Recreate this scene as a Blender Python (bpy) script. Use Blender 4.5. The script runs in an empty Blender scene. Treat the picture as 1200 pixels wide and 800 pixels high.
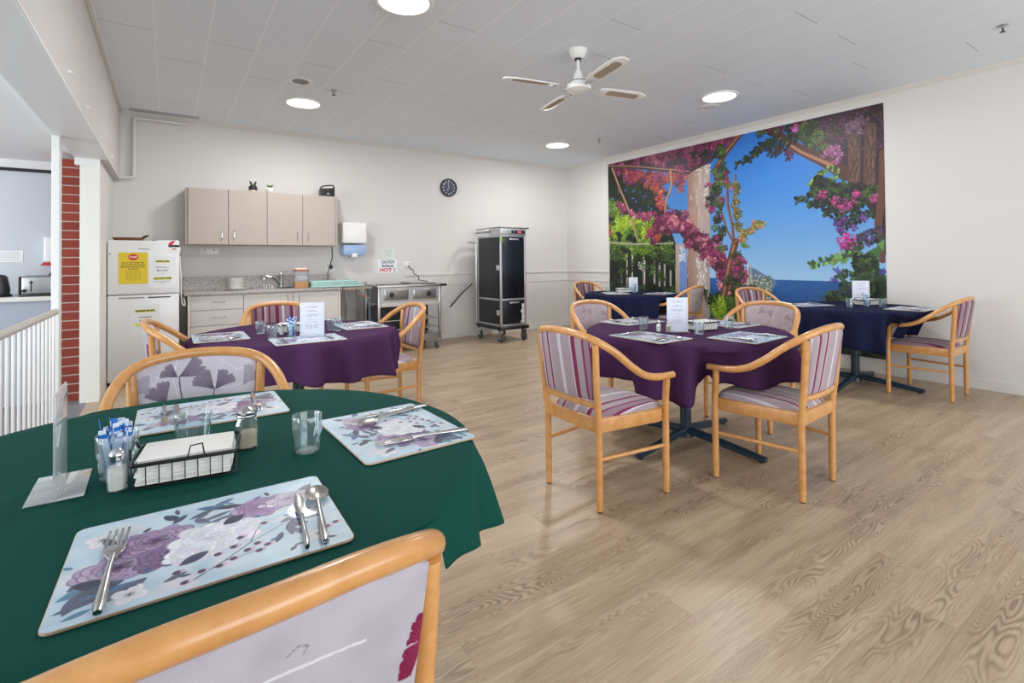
import bpy, bmesh, math, random
import numpy as np
from mathutils import Vector, Matrix
PI = math.pi
SC = bpy.context.scene
COL = SC.collection
rnd = random.Random(7)

# ------------------------------------------------------------------ camera
CAM_H = 1.22
F_PX, YAW, PITCH, ROLL, CY = 586.2, 0.6016, 0.0126, -0.00855, 297.8
cam = bpy.data.cameras.new('camera')
cam.sensor_fit = 'HORIZONTAL'; cam.sensor_width = 36.0
cam.lens = F_PX / 1200 * 36.0
cam.shift_y = (CY - 400) / 1200
cam.clip_start = 0.02
co = bpy.data.objects.new('camera', cam); COL.objects.link(co)
Fv = Vector((math.sin(YAW) * math.cos(PITCH), math.cos(YAW) * math.cos(PITCH), math.sin(PITCH)))
R0 = Vector((math.cos(YAW), -math.sin(YAW), 0)); U0 = R0.cross(Fv)
Rv = math.cos(ROLL) * R0 + math.sin(ROLL) * U0
Uv = -math.sin(ROLL) * R0 + math.cos(ROLL) * U0
M = Matrix((Rv, Uv, -Fv)).transposed().to_4x4(); M.translation = (0, 0, CAM_H)
co.matrix_world = M
SC.camera = co

# ------------------------------------------------------------------ view, world, light
SC.view_settings.view_transform = 'Standard'; SC.view_settings.look = 'None'
SC.view_settings.gamma = 1.0; SC.view_settings.use_curve_mapping = False
SC.view_settings.exposure = 0.15
w = bpy.data.worlds.new('daylight'); SC.world = w; w.use_nodes = True
w.node_tree.nodes['Background'].inputs[0].default_value = (0.86, 0.93, 1.0, 1)
w.node_tree.nodes['Background'].inputs[1].default_value = 1.0

def area(name, loc, rot, sx, sy, power, color=(1, 1, 1)):
    l = bpy.data.lights.new(name, 'AREA'); l.shape = 'RECTANGLE'; l.size = sx; l.size_y = sy
    l.energy = power; l.color = color
    o = bpy.data.objects.new(name, l); COL.objects.link(o); o.location = loc; o.rotation_euler = rot
    return o
# lamps added as fill, at unseen, assumed windows behind the camera and in the servery
area('fill_rear', (2.6, -3.05, 1.55), (math.radians(90), 0, 0), 6.2, 1.9, 150, (0.95, 0.98, 1.0))
area('fill_servery', (-4.35, 2.4, 1.3), (0, math.radians(-90), 0), 1.6, 5.0, 210, (0.9, 0.96, 1.0))
LAMP_POWER = 27

YB, XR, ZC = 7.13, 6.155, 2.95          # back wall, right wall, ceiling

# ------------------------------------------------------------------ materials
def srgb(r, g, b):
    f = lambda c: (c / 255 / 12.92) if c / 255 <= 0.04045 else ((c / 255 + 0.055) / 1.055) ** 2.4
    return (f(r), f(g), f(b), 1)
class NT:
    def __init__(s, name):
        s.m = bpy.data.materials.new(name); s.m.use_nodes = True; s.t = s.m.node_tree
        s.b = s.t.nodes['Principled BSDF']; s.out = s.t.nodes['Material Output']
    def n(s, typ, **k):
        o = s.t.nodes.new(typ)
        for a, v in k.items():
            if a.startswith('i_'): o.inputs[a[2:].replace('_', ' ')].default_value = v
            else: setattr(o, a, v)
        return o
    def l(s, a, b): s.t.links.new(a, b)
def math_node(t, op, a, b=None):
    n = t.n('ShaderNodeMath', operation=op)
    for i, v in enumerate((a, b)):
        if v is None: continue
        if isinstance(v, (int, float)): n.inputs[i].default_value = v
        else: t.l(v, n.inputs[i])
    return n.outputs[0]
def mat(name, col, rough=0.5, metal=0.0, noise=0.04, scale=40, bump=0.0, bscale=200, spec=0.5, coat=0, trans=0, alpha=1):
    t = NT(name); b = t.b
    tc = t.n('ShaderNodeTexCoord')
    nz = t.n('ShaderNodeTexNoise', i_Scale=scale, i_Detail=4.0); t.l(tc.outputs['Object'], nz.inputs['Vector'])
    mx = t.n('ShaderNodeMix', data_type='RGBA')
    c = Vector(col[:3])
    mx.inputs[6].default_value = (*(c * (1 - noise)), 1); mx.inputs[7].default_value = (*(c * (1 + noise)), 1)
    t.l(nz.outputs[0], mx.inputs[0]); t.l(mx.outputs[2], b.inputs['Base Color'])
    b.inputs['Roughness'].default_value = rough; b.inputs['Metallic'].default_value = metal
    b.inputs['Specular IOR Level'].default_value = spec
    b.inputs['Coat Weight'].default_value = coat; b.inputs['Coat Roughness'].default_value = 0.15
    b.inputs['Transmission Weight'].default_value = trans; b.inputs['Alpha'].default_value = alpha
    if bump:
        bn = t.n('ShaderNodeTexNoise', i_Scale=bscale, i_Detail=3.0); t.l(tc.outputs['Object'], bn.inputs['Vector'])
        bp = t.n('ShaderNodeBump', i_Strength=bump, i_Distance=0.002); t.l(bn.outputs[0], bp.inputs['Height'])
        t.l(bp.outputs[0], b.inputs['Normal'])
    return t.m
def emit(name, col, s):
    t = NT(name); t.b.inputs['Base Color'].default_value = col
    t.b.inputs['Emission Color'].default_value = col; t.b.inputs['Emission Strength'].default_value = s
    return t.m
def thin_glass(name, tint=(0.93, 0.97, 0.98), refl=0.9, haze=0.0):
    t = NT(name); t.t.nodes.remove(t.b)
    tr = t.n('ShaderNodeBsdfTransparent'); tr.inputs[0].default_value = (*tint, 1)
    gl = t.n('ShaderNodeBsdfGlossy'); gl.inputs['Roughness'].default_value = 0.03; gl.inputs[0].default_value = (refl, refl, refl, 1)
    lw = t.n('ShaderNodeLayerWeight', i_Blend=0.5)
    fac = math_node(t, 'MULTIPLY_ADD', math_node(t, 'POWER', lw.outputs['Facing'], 2.5), 0.9); fac.node.inputs[2].default_value = 0.06
    fac.node.use_clamp = True
    mx = t.n('ShaderNodeMixShader'); t.l(fac, mx.inputs[0]); t.l(tr.outputs[0], mx.inputs[1]); t.l(gl.outputs[0], mx.inputs[2])
    last = mx
    if haze:
        df = t.n('ShaderNodeBsdfDiffuse'); df.inputs[0].default_value = (0.8, 0.85, 0.88, 1)
        m2 = t.n('ShaderNodeMixShader'); m2.inputs[0].default_value = haze
        t.l(mx.outputs[0], m2.inputs[1]); t.l(df.outputs[0], m2.inputs[2]); last = m2
    t.l(last.outputs[0], t.out.inputs[0])
    return t.m
def attr_mat(name, rough=0.6, bump=0.0, bscale=900, spec=0.3, coat=0.0):
    t = NT(name)
    a = t.n('ShaderNodeAttribute', attribute_name='Col'); t.l(a.outputs['Color'], t.b.inputs['Base Color'])
    t.b.inputs['Roughness'].default_value = rough; t.b.inputs['Specular IOR Level'].default_value = spec
    t.b.inputs['Coat Weight'].default_value = coat
    if bump:
        tc = t.n('ShaderNodeTexCoord'); bn = t.n('ShaderNodeTexNoise', i_Scale=bscale); t.l(tc.outputs['Object'], bn.inputs['Vector'])
        bp = t.n('ShaderNodeBump', i_Strength=bump, i_Distance=0.001); t.l(bn.outputs[0], bp.inputs['Height']); t.l(bp.outputs[0], t.b.inputs['Normal'])
    return t.m
def wood_mat(name, c1, c2, scale=(6, 6, 60), rough=0.32, coat=0.35):
    t = NT(name); tc = t.n('ShaderNodeTexCoord'); mp = t.n('ShaderNodeMapping'); mp.inputs['Scale'].default_value = scale
    t.l(tc.outputs['Object'], mp.inputs[0])
    nz = t.n('ShaderNodeTexNoise', i_Scale=3.0, i_Detail=5.0, i_Roughness=0.6); t.l(mp.outputs[0], nz.inputs['Vector'])
    cr = t.n('ShaderNodeValToRGB'); cr.color_ramp.elements[0].color = c1; cr.color_ramp.elements[1].color = c2
    cr.color_ramp.elements[0].position = 0.3; cr.color_ramp.elements[1].position = 0.7
    t.l(nz.outputs[0], cr.inputs[0]); t.l(cr.outputs[0], t.b.inputs['Base Color'])
    t.b.inputs['Roughness'].default_value = rough; t.b.inputs['Coat Weight'].default_value = coat; t.b.inputs['Coat Roughness'].default_value = 0.2
    return t.m
def floor_mat():
    t = NT('oak_laminate'); tc = t.n('ShaderNodeTexCoord'); sp = t.n('ShaderNodeSeparateXYZ'); t.l(tc.outputs['Object'], sp.inputs[0])
    x, y = sp.outputs[0], sp.outputs[1]
    W, L = 0.18, 1.22
    row = math_node(t, 'FLOOR', math_node(t, 'DIVIDE', y, W))
    wn = t.n('ShaderNodeTexWhiteNoise', noise_dimensions='1D'); t.l(row, wn.inputs['W'])
    xs = math_node(t, 'ADD', x, math_node(t, 'MULTIPLY', wn.outputs[0], 5.0))
    colm = math_node(t, 'FLOOR', math_node(t, 'DIVIDE', xs, L))
    idn = math_node(t, 'ADD', math_node(t, 'MULTIPLY', row, 17.3), math_node(t, 'MULTIPLY', colm, 5.7))
    wn2 = t.n('ShaderNodeTexWhiteNoise', noise_dimensions='1D'); t.l(idn, wn2.inputs['W']); pid = wn2.outputs[0]
    # seams
    fy = math_node(t, 'FRACT', math_node(t, 'DIVIDE', y, W)); fx = math_node(t, 'FRACT', math_node(t, 'DIVIDE', xs, L))
    sy = math_node(t, 'LESS_THAN', math_node(t, 'MINIMUM', fy, math_node(t, 'SUBTRACT', 1.0, fy)), 0.006)
    sx = math_node(t, 'LESS_THAN', math_node(t, 'MINIMUM', fx, math_node(t, 'SUBTRACT', 1.0, fx)), 0.0009)
    seam = math_node(t, 'MAXIMUM', sy, sx)
    def vec(ax, ay, off):
        c = t.n('ShaderNodeCombineXYZ'); t.l(math_node(t, 'MULTIPLY', x, ax), c.inputs[0]); t.l(math_node(t, 'MULTIPLY', y, ay), c.inputs[1])
        t.l(math_node(t, 'MULTIPLY', pid, off), c.inputs[2]); return c.outputs[0]
    n1 = t.n('ShaderNodeTexNoise', i_Scale=1.0, i_Detail=1.2, i_Roughness=0.5, i_Distortion=0.15); t.l(vec(1.9, 11.5, 60), n1.inputs['Vector'])
    ring = math_node(t, 'SINE', math_node(t, 'MULTIPLY', n1.outputs[0], 165.0))
    ring = math_node(t, 'MULTIPLY_ADD', ring, 0.5); ring.node.inputs[2].default_value = 0.5
    ring = math_node(t, 'POWER', ring, 1.8)
    nm = t.n('ShaderNodeTexNoise', i_Scale=1.0, i_Detail=2.0); t.l(vec(1.3, 5.5, 33), nm.inputs['Vector'])
    mask = t.n('ShaderNodeMapRange'); mask.inputs[1].default_value = 0.42; mask.inputs[2].default_value = 0.62; t.l(nm.outputs[0], mask.inputs[0])
    mid = math_node(t, 'SUBTRACT', 1.0, math_node(t, 'POWER', math_node(t, 'ABSOLUTE', math_node(t, 'SUBTRACT', math_node(t, 'MULTIPLY', fy, 2.0), 1.0)), 3.0))
    ringm = math_node(t, 'MULTIPLY', math_node(t, 'MULTIPLY', ring, mask.outputs[0]), mid)
    n2 = t.n('ShaderNodeTexNoise', i_Scale=1.0, i_Detail=5.0, i_Roughness=0.65); t.l(vec(7, 210, 21), n2.inputs['Vector'])
    n3 = t.n('ShaderNodeTexNoise', i_Scale=1.0, i_Detail=3.0); t.l(vec(1.2, 14, 11), n3.inputs['Vector'])
    cr = t.n('ShaderNodeValToRGB'); e = cr.color_ramp.elements
    e[0].position = 0.3; e[0].color = srgb(148, 125, 101); e[1].position = 0.7; e[1].color = srgb(200, 179, 153)
    m0 = math_node(t, 'ADD', math_node(t, 'MULTIPLY', n3.outputs[0], 0.45), math_node(t, 'MULTIPLY', n2.outputs[0], 0.55))
    m0 = math_node(t, 'ADD', m0, math_node(t, 'MULTIPLY', math_node(t, 'SUBTRACT', pid, 0.5), 0.06))
    t.l(m0, cr.inputs[0])
    dk = t.n('ShaderNodeMix', data_type='RGBA'); dk.inputs[7].default_value = srgb(112, 86, 64)
    t.l(math_node(t, 'MULTIPLY', ringm, 0.7), dk.inputs[0]); t.l(cr.outputs[0], dk.inputs[6])
    sm = t.n('ShaderNodeMix', data_type='RGBA'); sm.inputs[7].default_value = srgb(105, 85, 70)
    t.l(math_node(t, 'MULTIPLY', seam, 0.3), sm.inputs[0]); t.l(dk.outputs[2], sm.inputs[6])
    t.l(sm.outputs[2], t.b.inputs['Base Color'])
    t.b.inputs['Roughness'].default_value = 0.36; t.b.inputs['Specular IOR Level'].default_value = 0.45
    bp = t.n('ShaderNodeBump', i_Strength=0.12, i_Distance=0.001); t.l(n2.outputs[0], bp.inputs['Height']); t.l(bp.outputs[0], t.b.inputs['Normal'])
    return t.m
def ceiling_mat():
    t = NT('acoustic_planks'); tc = t.n('ShaderNodeTexCoord'); sp = t.n('ShaderNodeSeparateXYZ'); t.l(tc.outputs['Object'], sp.inputs[0])
    x, y = sp.outputs[0], sp.outputs[1]
    W, L = 0.3365, 1.35
    xo = math_node(t, 'DIVIDE', math_node(t, 'ADD', x, 10 * W - 1.598 + W), W)
    row = math_node(t, 'FLOOR', xo); fx = math_node(t, 'FRACT', xo)
    par = math_node(t, 'FRACT', math_node(t, 'MULTIPLY', row, 0.5))
    wn = t.n('ShaderNodeTexWhiteNoise', noise_dimensions='1D'); t.l(row, wn.inputs['W'])
    yo = math_node(t, 'ADD', math_node(t, 'DIVIDE', y, L), math_node(t, 'ADD', par, math_node(t, 'MULTIPLY', wn.outputs[0], 0.25)))
    fy = math_node(t, 'FRACT', yo)
    dx = math_node(t, 'MINIMUM', fx, math_node(t, 'SUBTRACT', 1.0, fx)); dy = math_node(t, 'MINIMUM', fy, math_node(t, 'SUBTRACT', 1.0, fy))
    lx = math_node(t, 'LESS_THAN', dx, 0.017); wj = t.n('ShaderNodeTexWhiteNoise', noise_dimensions='2D'); cj = t.n('ShaderNodeCombineXYZ'); t.l(row, cj.inputs[0]); t.l(math_node(t, 'FLOOR', math_node(t, 'ADD', yo, 0.5)), cj.inputs[1]); t.l(cj.outputs[0], wj.inputs['Vector'])
    ly = math_node(t, 'MULTIPLY', math_node(t, 'LESS_THAN', dy, 0.0026), math_node(t, 'GREATER_THAN', wj.outputs[0], 0.55))
    # perforation dots
    cell = 0.0165
    px = math_node(t, 'SUBTRACT', math_node(t, 'FRACT', math_node(t, 'DIVIDE', x, cell)), 0.5)
    py = math_node(t, 'SUBTRACT', math_node(t, 'FRACT', math_node(t, 'DIVIDE', y, cell)), 0.5)
    d2 = math_node(t, 'ADD', math_node(t, 'MULTIPLY', px, px), math_node(t, 'MULTIPLY', py, py))
    dot = math_node(t, 'LESS_THAN', d2, 0.035)
    nz = t.n('ShaderNodeTexNoise', i_Scale=1.4, i_Detail=2.0); t.l(tc.outputs['Object'], nz.inputs['Vector'])
    base = t.n('ShaderNodeMix', data_type='RGBA'); base.inputs[6].default_value = srgb(228, 236, 244); base.inputs[7].default_value = srgb(236, 243, 250)
    t.l(nz.outputs[0], base.inputs[0])
    a = t.n('ShaderNodeMix', data_type='RGBA'); a.inputs[7].default_value = srgb(165, 168, 170); t.l(math_node(t, 'MULTIPLY', dot, 0.45), a.inputs[0]); t.l(base.outputs[2], a.inputs[6])
    b = t.n('ShaderNodeMix', data_type='RGBA'); b.inputs[7].default_value = srgb(246, 250, 254); t.l(math_node(t, 'MULTIPLY', lx, 0.75), b.inputs[0]); t.l(a.outputs[2], b.inputs[6])
    c = t.n('ShaderNodeMix', data_type='RGBA'); c.inputs[7].default_value = srgb(140, 140, 140); t.l(math_node(t, 'MULTIPLY', ly, 0.6), c.inputs[0]); t.l(b.outputs[2], c.inputs[6])
    t.l(c.outputs[2], t.b.inputs['Base Color']); t.b.inputs['Roughness'].default_value = 0.7
    return t.m
def brick_mat():
    t = NT('red_brick'); tc = t.n('ShaderNodeTexCoord'); mp = t.n('ShaderNodeMapping'); t.l(tc.outputs['Object'], mp.inputs[0])
    mp.inputs['Rotation'].default_value = (math.radians(90), 0, 0)
    br = t.n('ShaderNodeTexBrick', i_Scale=1.0, i_Mortar_Size=0.005, i_Brick_Width=9.0, i_Row_Height=0.080, i_Mortar_Smooth=0.1)
    br.inputs['Color1'].default_value = srgb(150, 62, 45); br.inputs['Color2'].default_value = srgb(128, 50, 38); br.inputs['Mortar'].default_value = srgb(178, 168, 160)
    br.inputs['Bias'].default_value = -0.2
    t.l(mp.outputs[0], br.inputs['Vector'])
    nz = t.n('ShaderNodeTexNoise', i_Scale=60.0, i_Detail=4.0); t.l(tc.outputs['Object'], nz.inputs['Vector'])
    mx = t.n('ShaderNodeMix', data_type='RGBA', blend_type='MULTIPLY'); mx.inputs[0].default_value = 0.35; t.l(br.outputs[0], mx.inputs[6]); t.l(nz.outputs[1], mx.inputs[7])
    t.l(mx.outputs[2], t.b.inputs['Base Color']); t.b.inputs['Roughness'].default_value = 0.85
    return t.m
def granite_mat():
    t = NT('speckled_laminate'); tc = t.n('ShaderNodeTexCoord')
    v = t.n('ShaderNodeTexNoise', i_Scale=70.0, i_Detail=6.0, i_Roughness=0.8); t.l(tc.outputs['Object'], v.inputs['Vector'])
    cr = t.n('ShaderNodeValToRGB'); e = cr.color_ramp.elements; e[0].position = 0.40; e[0].color = srgb(118, 112, 106); e[1].position = 0.58; e[1].color = srgb(196, 190, 184)
    t.l(v.outputs[0], cr.inputs[0]); t.l(cr.outputs[0], t.b.inputs['Base Color']); t.b.inputs['Roughness'].default_value = 0.3
    return t.m
def stripe_mat(name, base, stops):
    """stripes running front to back; stops = [(x in metres, colour)]"""
    t = NT(name); tc = t.n('ShaderNodeTexCoord'); sp = t.n('ShaderNodeSeparateXYZ'); t.l(tc.outputs['Object'], sp.inputs[0])
    mr = t.n('ShaderNodeMapRange'); mr.inputs[1].default_value = -0.27; mr.inputs[2].default_value = 0.27; t.l(sp.outputs[0], mr.inputs[0])
    cr = t.n('ShaderNodeValToRGB'); cr.color_ramp.interpolation = 'CONSTANT'; e = cr.color_ramp.elements
    e[0].position = 0; e[0].color = base; e[1].position = 0.999; e[1].color = base
    for p, c in stops:
        el = e.new((p + 0.27) / 0.54); el.color = c
    t.l(mr.outputs[0], cr.inputs[0])
    wv = t.n('ShaderNodeTexNoise', i_Scale=260.0, i_Detail=2.0); t.l(tc.outputs['Object'], wv.inputs['Vector'])
    mx = t.n('ShaderNodeMix', data_type='RGBA', blend_type='MULTIPLY'); mx.inputs[0].default_value = 0.25
    t.l(cr.outputs[0], mx.inputs[6]); t.l(wv.outputs[0], mx.inputs[7]); t.l(mx.outputs[2], t.b.inputs['Base Color'])
    t.b.inputs['Roughness'].default_value = 0.85; t.b.inputs['Sheen Weight'].default_value = 0.2
    return t.m

M_ = {}
M_['wall'] = mat('painted_wall', srgb(217, 214, 211), 0.75, noise=0.015, scale=1.5, bump=0.15, bscale=60)
M_['wall_servery'] = mat('servery_wall', srgb(200, 206, 213), 0.6, noise=0.01, scale=2)
M_['cream'] = mat('cream_paint', srgb(226, 225, 218), 0.5, noise=0.01)
M_['white_paint'] = mat('white_paint', srgb(228, 228, 226), 0.45, noise=0.01)
M_['trimw'] = mat('trim_paint', srgb(220, 217, 212), 0.4, noise=0.01)
M_['floor'] = floor_mat(); M_['ceiling'] = ceiling_mat(); M_['brick'] = brick_mat(); M_['granite'] = granite_mat()
M_['ceil2'] = mat('plain_ceiling', srgb(240, 240, 238), 0.8, noise=0.01)
M_['beech'] = wood_mat('beech', srgb(196, 136, 74), srgb(216, 160, 98), (8, 8, 8), rough=0.3, coat=0.5)
M_['steel'] = mat('brushed_steel', srgb(178, 178, 178), 0.3, 1.0, noise=0.05, scale=20)
M_['chrome'] = mat('chrome', srgb(215, 215, 218), 0.12, 1.0, noise=0.0)
M_['cutlery'] = mat('cutlery_steel', srgb(190, 188, 186), 0.2, 1.0, noise=0.02)
M_['black'] = mat('black_plastic', srgb(24, 24, 26), 0.4)
M_['blackgloss'] = mat('black_panel', srgb(14, 15, 18), 0.22)
M_['tablebase'] = mat('table_base_paint', srgb(22, 48, 66), 0.32)
M_['dark'] = mat('dark_void', srgb(35, 34, 34), 0.8)
M_['fridge'] = mat('fridge_enamel', srgb(228, 229, 231), 0.28, noise=0.01)
M_['cab_up'] = mat('taupe_laminate', srgb(176, 163, 155), 0.4, noise=0.02, scale=6)
M_['cab_low'] = mat('light_laminate', srgb(200, 195, 190), 0.4, noise=0.02, scale=6)
M_['white'] = mat('white_plastic', srgb(236, 236, 234), 0.35, noise=0.0)
M_['ceramic'] = mat('white_ceramic', srgb(244, 243, 240), 0.2, noise=0.0)
M_['paper'] = mat('paper', srgb(232, 234, 236), 0.7, noise=0.0)
M_['cardlilac'] = mat('menu_card', srgb(222, 226, 240), 0.55, noise=0.0)
M_['ink'] = mat('ink', srgb(40, 42, 48), 0.7, noise=0.0)
M_['greyink'] = mat('grey_print', srgb(150, 152, 160), 0.7, noise=0.0)
M_['red'] = mat('red_print', srgb(205, 35, 35), 0.5, noise=0.0)
M_['yellow'] = mat('yellow_paper', srgb(222, 196, 40), 0.5, noise=0.03, scale=20)
M_['hilite'] = mat('highlighter', srgb(225, 222, 60), 0.6, noise=0.0)
M_['green_cloth'] = mat('green_cloth', srgb(12, 70, 62), 0.85, noise=0.06, scale=6, bump=0.2, bscale=500, spec=0.12)
M_['purple_cloth'] = mat('purple_cloth', srgb(72, 42, 78), 0.9, noise=0.06, scale=6, bump=0.2, bscale=500, spec=0.12)
M_['navy_cloth'] = mat('navy_cloth', srgb(24, 29, 58), 0.85, noise=0.06, scale=6, bump=0.2, bscale=500, spec=0.12)
M_['glass'] = thin_glass('clear_glass', (0.93, 0.97, 0.98), 1.0, 0.02); M_['acrylic'] = thin_glass('acrylic_sheet', (0.95, 0.97, 0.98), 0.9, 0.22)
M_['salt'] = mat('salt', srgb(226, 222, 216), 0.8); M_['pepper'] = mat('ground_pepper', srgb(176, 160, 138), 0.9, noise=0.3, scale=700)
M_['napkin'] = mat('napkin_paper', srgb(238, 236, 232), 0.85, noise=0.02, bump=0.3, bscale=120)
M_['blueink'] = mat('blue_sachet', srgb(30, 110, 200), 0.5, noise=0.0)
M_['sachet'] = mat('white_sachet', srgb(214, 226, 240), 0.5, noise=0.02)
M_['cork'] = mat('hardboard_edge', srgb(196, 170, 145), 0.7, noise=0.1, scale=300)
M_['print'] = attr_mat('printed_placemat', 0.35, coat=0.2)
M_['mural'] = attr_mat('printed_mural', 0.45, spec=0.4)
M_['floral'] = attr_mat('ginkgo_fabric', 0.85, 0.5, 900)
M_['floral_seat'] = mat('lilac_fabric', srgb(174, 164, 178), 0.9, noise=0.08, scale=30, bump=0.3, bscale=900)
_b = srgb(172, 156, 164); _m = srgb(130, 30, 82); _w = srgb(214, 206, 216); _p = srgb(150, 122, 140)
M_['stripe'] = stripe_mat('striped_fabric', _b, [(-.205, _w), (-.195, _b), (-.160, _w), (-.154, _m), (-.138, _b), (-.10, _w), (-.096, _m), (-.076, _w), (-.070, _b),
    (0.0, _w), (.022, _b), (.085, _w), (.091, _m), (.118, _b), (.155, _m), (.165, _p), (.19, _m), (.20, _w), (.206, _b)])
_b2 = srgb(150, 124, 134); _m2 = srgb(112, 28, 66)
M_['stripe_dark'] = stripe_mat('dark_striped_fabric', _b2, [(-.19, _m2), (-.175, _b2), (-.14, _w), (-.134, _m2), (-.105, _b2), (-.06, _w), (-.045, _b2), (-.02, _m2), (.01, _b2),
    (0.05, _m2), (.065, _b2), (.085, _w), (.095, _m2), (.118, _b2), (.155, _m2), (.175, _b2)])

# ------------------------------------------------------------------ mesh helpers
class MB:
    def __init__(s): s.bm = bmesh.new()
    def verts_faces(s, vs, fs, mi=0):
        bv = [s.bm.verts.new(v) for v in vs]
        for f in fs:
            try:
                fc = s.bm.faces.new([bv[i] for i in f]); fc.material_index = mi
            except ValueError: pass
        return s
    def box(s, x0, x1, y0, y1, z0, z1, bev=0.0, mi=0, seg=2):
        t = bmesh.new(); bmesh.ops.create_cube(t, size=1)
        for v in t.verts: v.co = Vector(((x0 + x1) / 2 + v.co.x * (x1 - x0), (y0 + y1) / 2 + v.co.y * (y1 - y0), (z0 + z1) / 2 + v.co.z * (z1 - z0)))
        if bev: bmesh.ops.bevel(t, geom=list(t.edges), offset=bev, segments=seg, profile=0.5, affect='EDGES')
        s._merge(t, mi); return s
    def _merge(s, t, mi=0, mx=None):
        t.verts.index_update()
        bv = [s.bm.verts.new(mx @ v.co if mx else v.co) for v in t.verts]
        for f in t.faces:
            try:
                fc = s.bm.faces.new([bv[v.index] for v in f.verts]); fc.material_index = mi
            except ValueError: pass
        t.free()
    def tube(s, pts, r, seg=10, cap=True, sx=1.0, mi=0, closed=False):
        pts = [Vector(p) for p in pts]; n = len(pts)
        rs = r if isinstance(r, (list, tuple)) else [r] * n
        tg = []
        for i in range(n):
            a = pts[(i - 1) % n] if (i > 0 or closed) else pts[i]; b = pts[(i + 1) % n] if (i < n - 1 or closed) else pts[i]
            tg.append((b - a).normalized())
        up = Vector((0, 0, 1)) if abs(tg[0].z) < 0.9 else Vector((0, 1, 0))
        nrm = (up - tg[0] * up.dot(tg[0])).normalized(); rings = []
        for i in range(n):
            nrm = (nrm - tg[i] * nrm.dot(tg[i])).normalized(); bi = tg[i].cross(nrm)
            rings.append([s.bm.verts.new(pts[i] + rs[i] * (math.cos(2 * PI * k / seg) * nrm + sx * math.sin(2 * PI * k / seg) * bi)) for k in range(seg)])
        m = n if closed else n - 1
        for i in range(m):
            a, b = rings[i], rings[(i + 1) % n]
            for k in range(seg):
                f = s.bm.faces.new((a[k], a[(k + 1) % seg], b[(k + 1) % seg], b[k])); f.material_index = mi
        if cap and not closed:
            for rr in (rings[0][::-1], rings[-1]):
                f = s.bm.faces.new(rr); f.material_index = mi
        return s
    def lathe(s, prof, seg=24, o=(0, 0, 0), mi=0, flute=None):
        o = Vector(o); rings = []
        for r, z in prof:
            if r < 1e-6: rings.append([s.bm.verts.new(o + Vector((0, 0, z)))])
            else: rings.append([s.bm.verts.new(o + Vector(((r + (flute(k, z) if flute else 0)) * math.cos(2 * PI * k / seg), (r + (flute(k, z) if flute else 0)) * math.sin(2 * PI * k / seg), z))) for k in range(seg)])
        for a, b in zip(rings, rings[1:]):
            for k in range(seg):
                k2 = (k + 1) % seg
                va = [a[0]] if len(a) == 1 else [a[k], a[k2]]
                vb = [b[0]] if len(b) == 1 else [b[k2], b[k]]
                if len(va) + len(vb) >= 3:
                    f = s.bm.faces.new(va + vb); f.material_index = mi
        return s
    def prism(s, poly, z0, z1, bev=0.0, mi=0, axis='z', off=0.0):
        t = bmesh.new()
        def P(a, b, c): return {'z': (a, b, c), 'y': (a, c, b), 'x': (c, a, b)}[axis]
        lo = [t.verts.new(P(a, b, z0)) for a, b in poly]; hi = [t.verts.new(P(a, b, z1)) for a, b in poly]
        n = len(poly)
        t.faces.new(lo[::-1]); t.faces.new(hi)
        for i in range(n): t.faces.new((lo[i], lo[(i + 1) % n], hi[(i + 1) % n], hi[i]))
        bmesh.ops.recalc_face_normals(t, faces=t.faces)
        if bev:
            es = [e for e in t.edges if any(len(f.verts) == n for f in e.link_faces)]
            bmesh.ops.bevel(t, geom=es, offset=bev, segments=2, profile=0.5, affect='EDGES')
        s._merge(t, mi); return s
    def build(s, name, m, parent=None, smooth=30, loc=None, rot=None, recalc=True):
        if recalc: bmesh.ops.recalc_face_normals(s.bm, faces=s.bm.faces)
        me = bpy.data.meshes.new(name); s.bm.to_mesh(me); s.bm.free()
        for x in (m if isinstance(m, (list, tuple)) else [m]): me.materials.append(x)
        if smooth:
            me.polygons.foreach_set('use_smooth', [True] * len(me.polygons)); me.set_sharp_from_angle(angle=math.radians(smooth))
        return put(name, me, parent, loc, rot)
def put(name, me, parent=None, loc=None, rot=None):
    o = bpy.data.objects.new(name, me); COL.objects.link(o)
    if parent: o.parent = parent
    if loc: o.location = loc
    if rot: o.rotation_euler = rot
    return o
def tag(o, label, cat, group=None):
    o['label'] = label; o['category'] = cat
    if group: o['group'] = group
    return o
def thing(name, label, cat, loc=(0, 0, 0), rz=0.0, group=None):
    o = bpy.data.objects.new(name, None); COL.objects.link(o); o.location = loc; o.rotation_euler = (0, 0, math.radians(rz))
    o.empty_display_size = 0.1
    return tag(o, label, cat, group)
def struct(o): o['kind'] = 'structure'; return o
def dup(root, loc, rz, label, group=None, keep=None):
    r = root.copy(); COL.objects.link(r); r.location = loc; r.rotation_euler = (0, 0, math.radians(rz)); r['label'] = label
    if group: r['group'] = group
    def rec(a, b):
        for ch in list(KIDS(a)):
            c = ch.copy(); COL.objects.link(c); c.parent = b; rec(ch, c)
    rec(root, r); return r
def KIDS(o): return [c for c in bpy.data.objects if c.parent == o]
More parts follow.
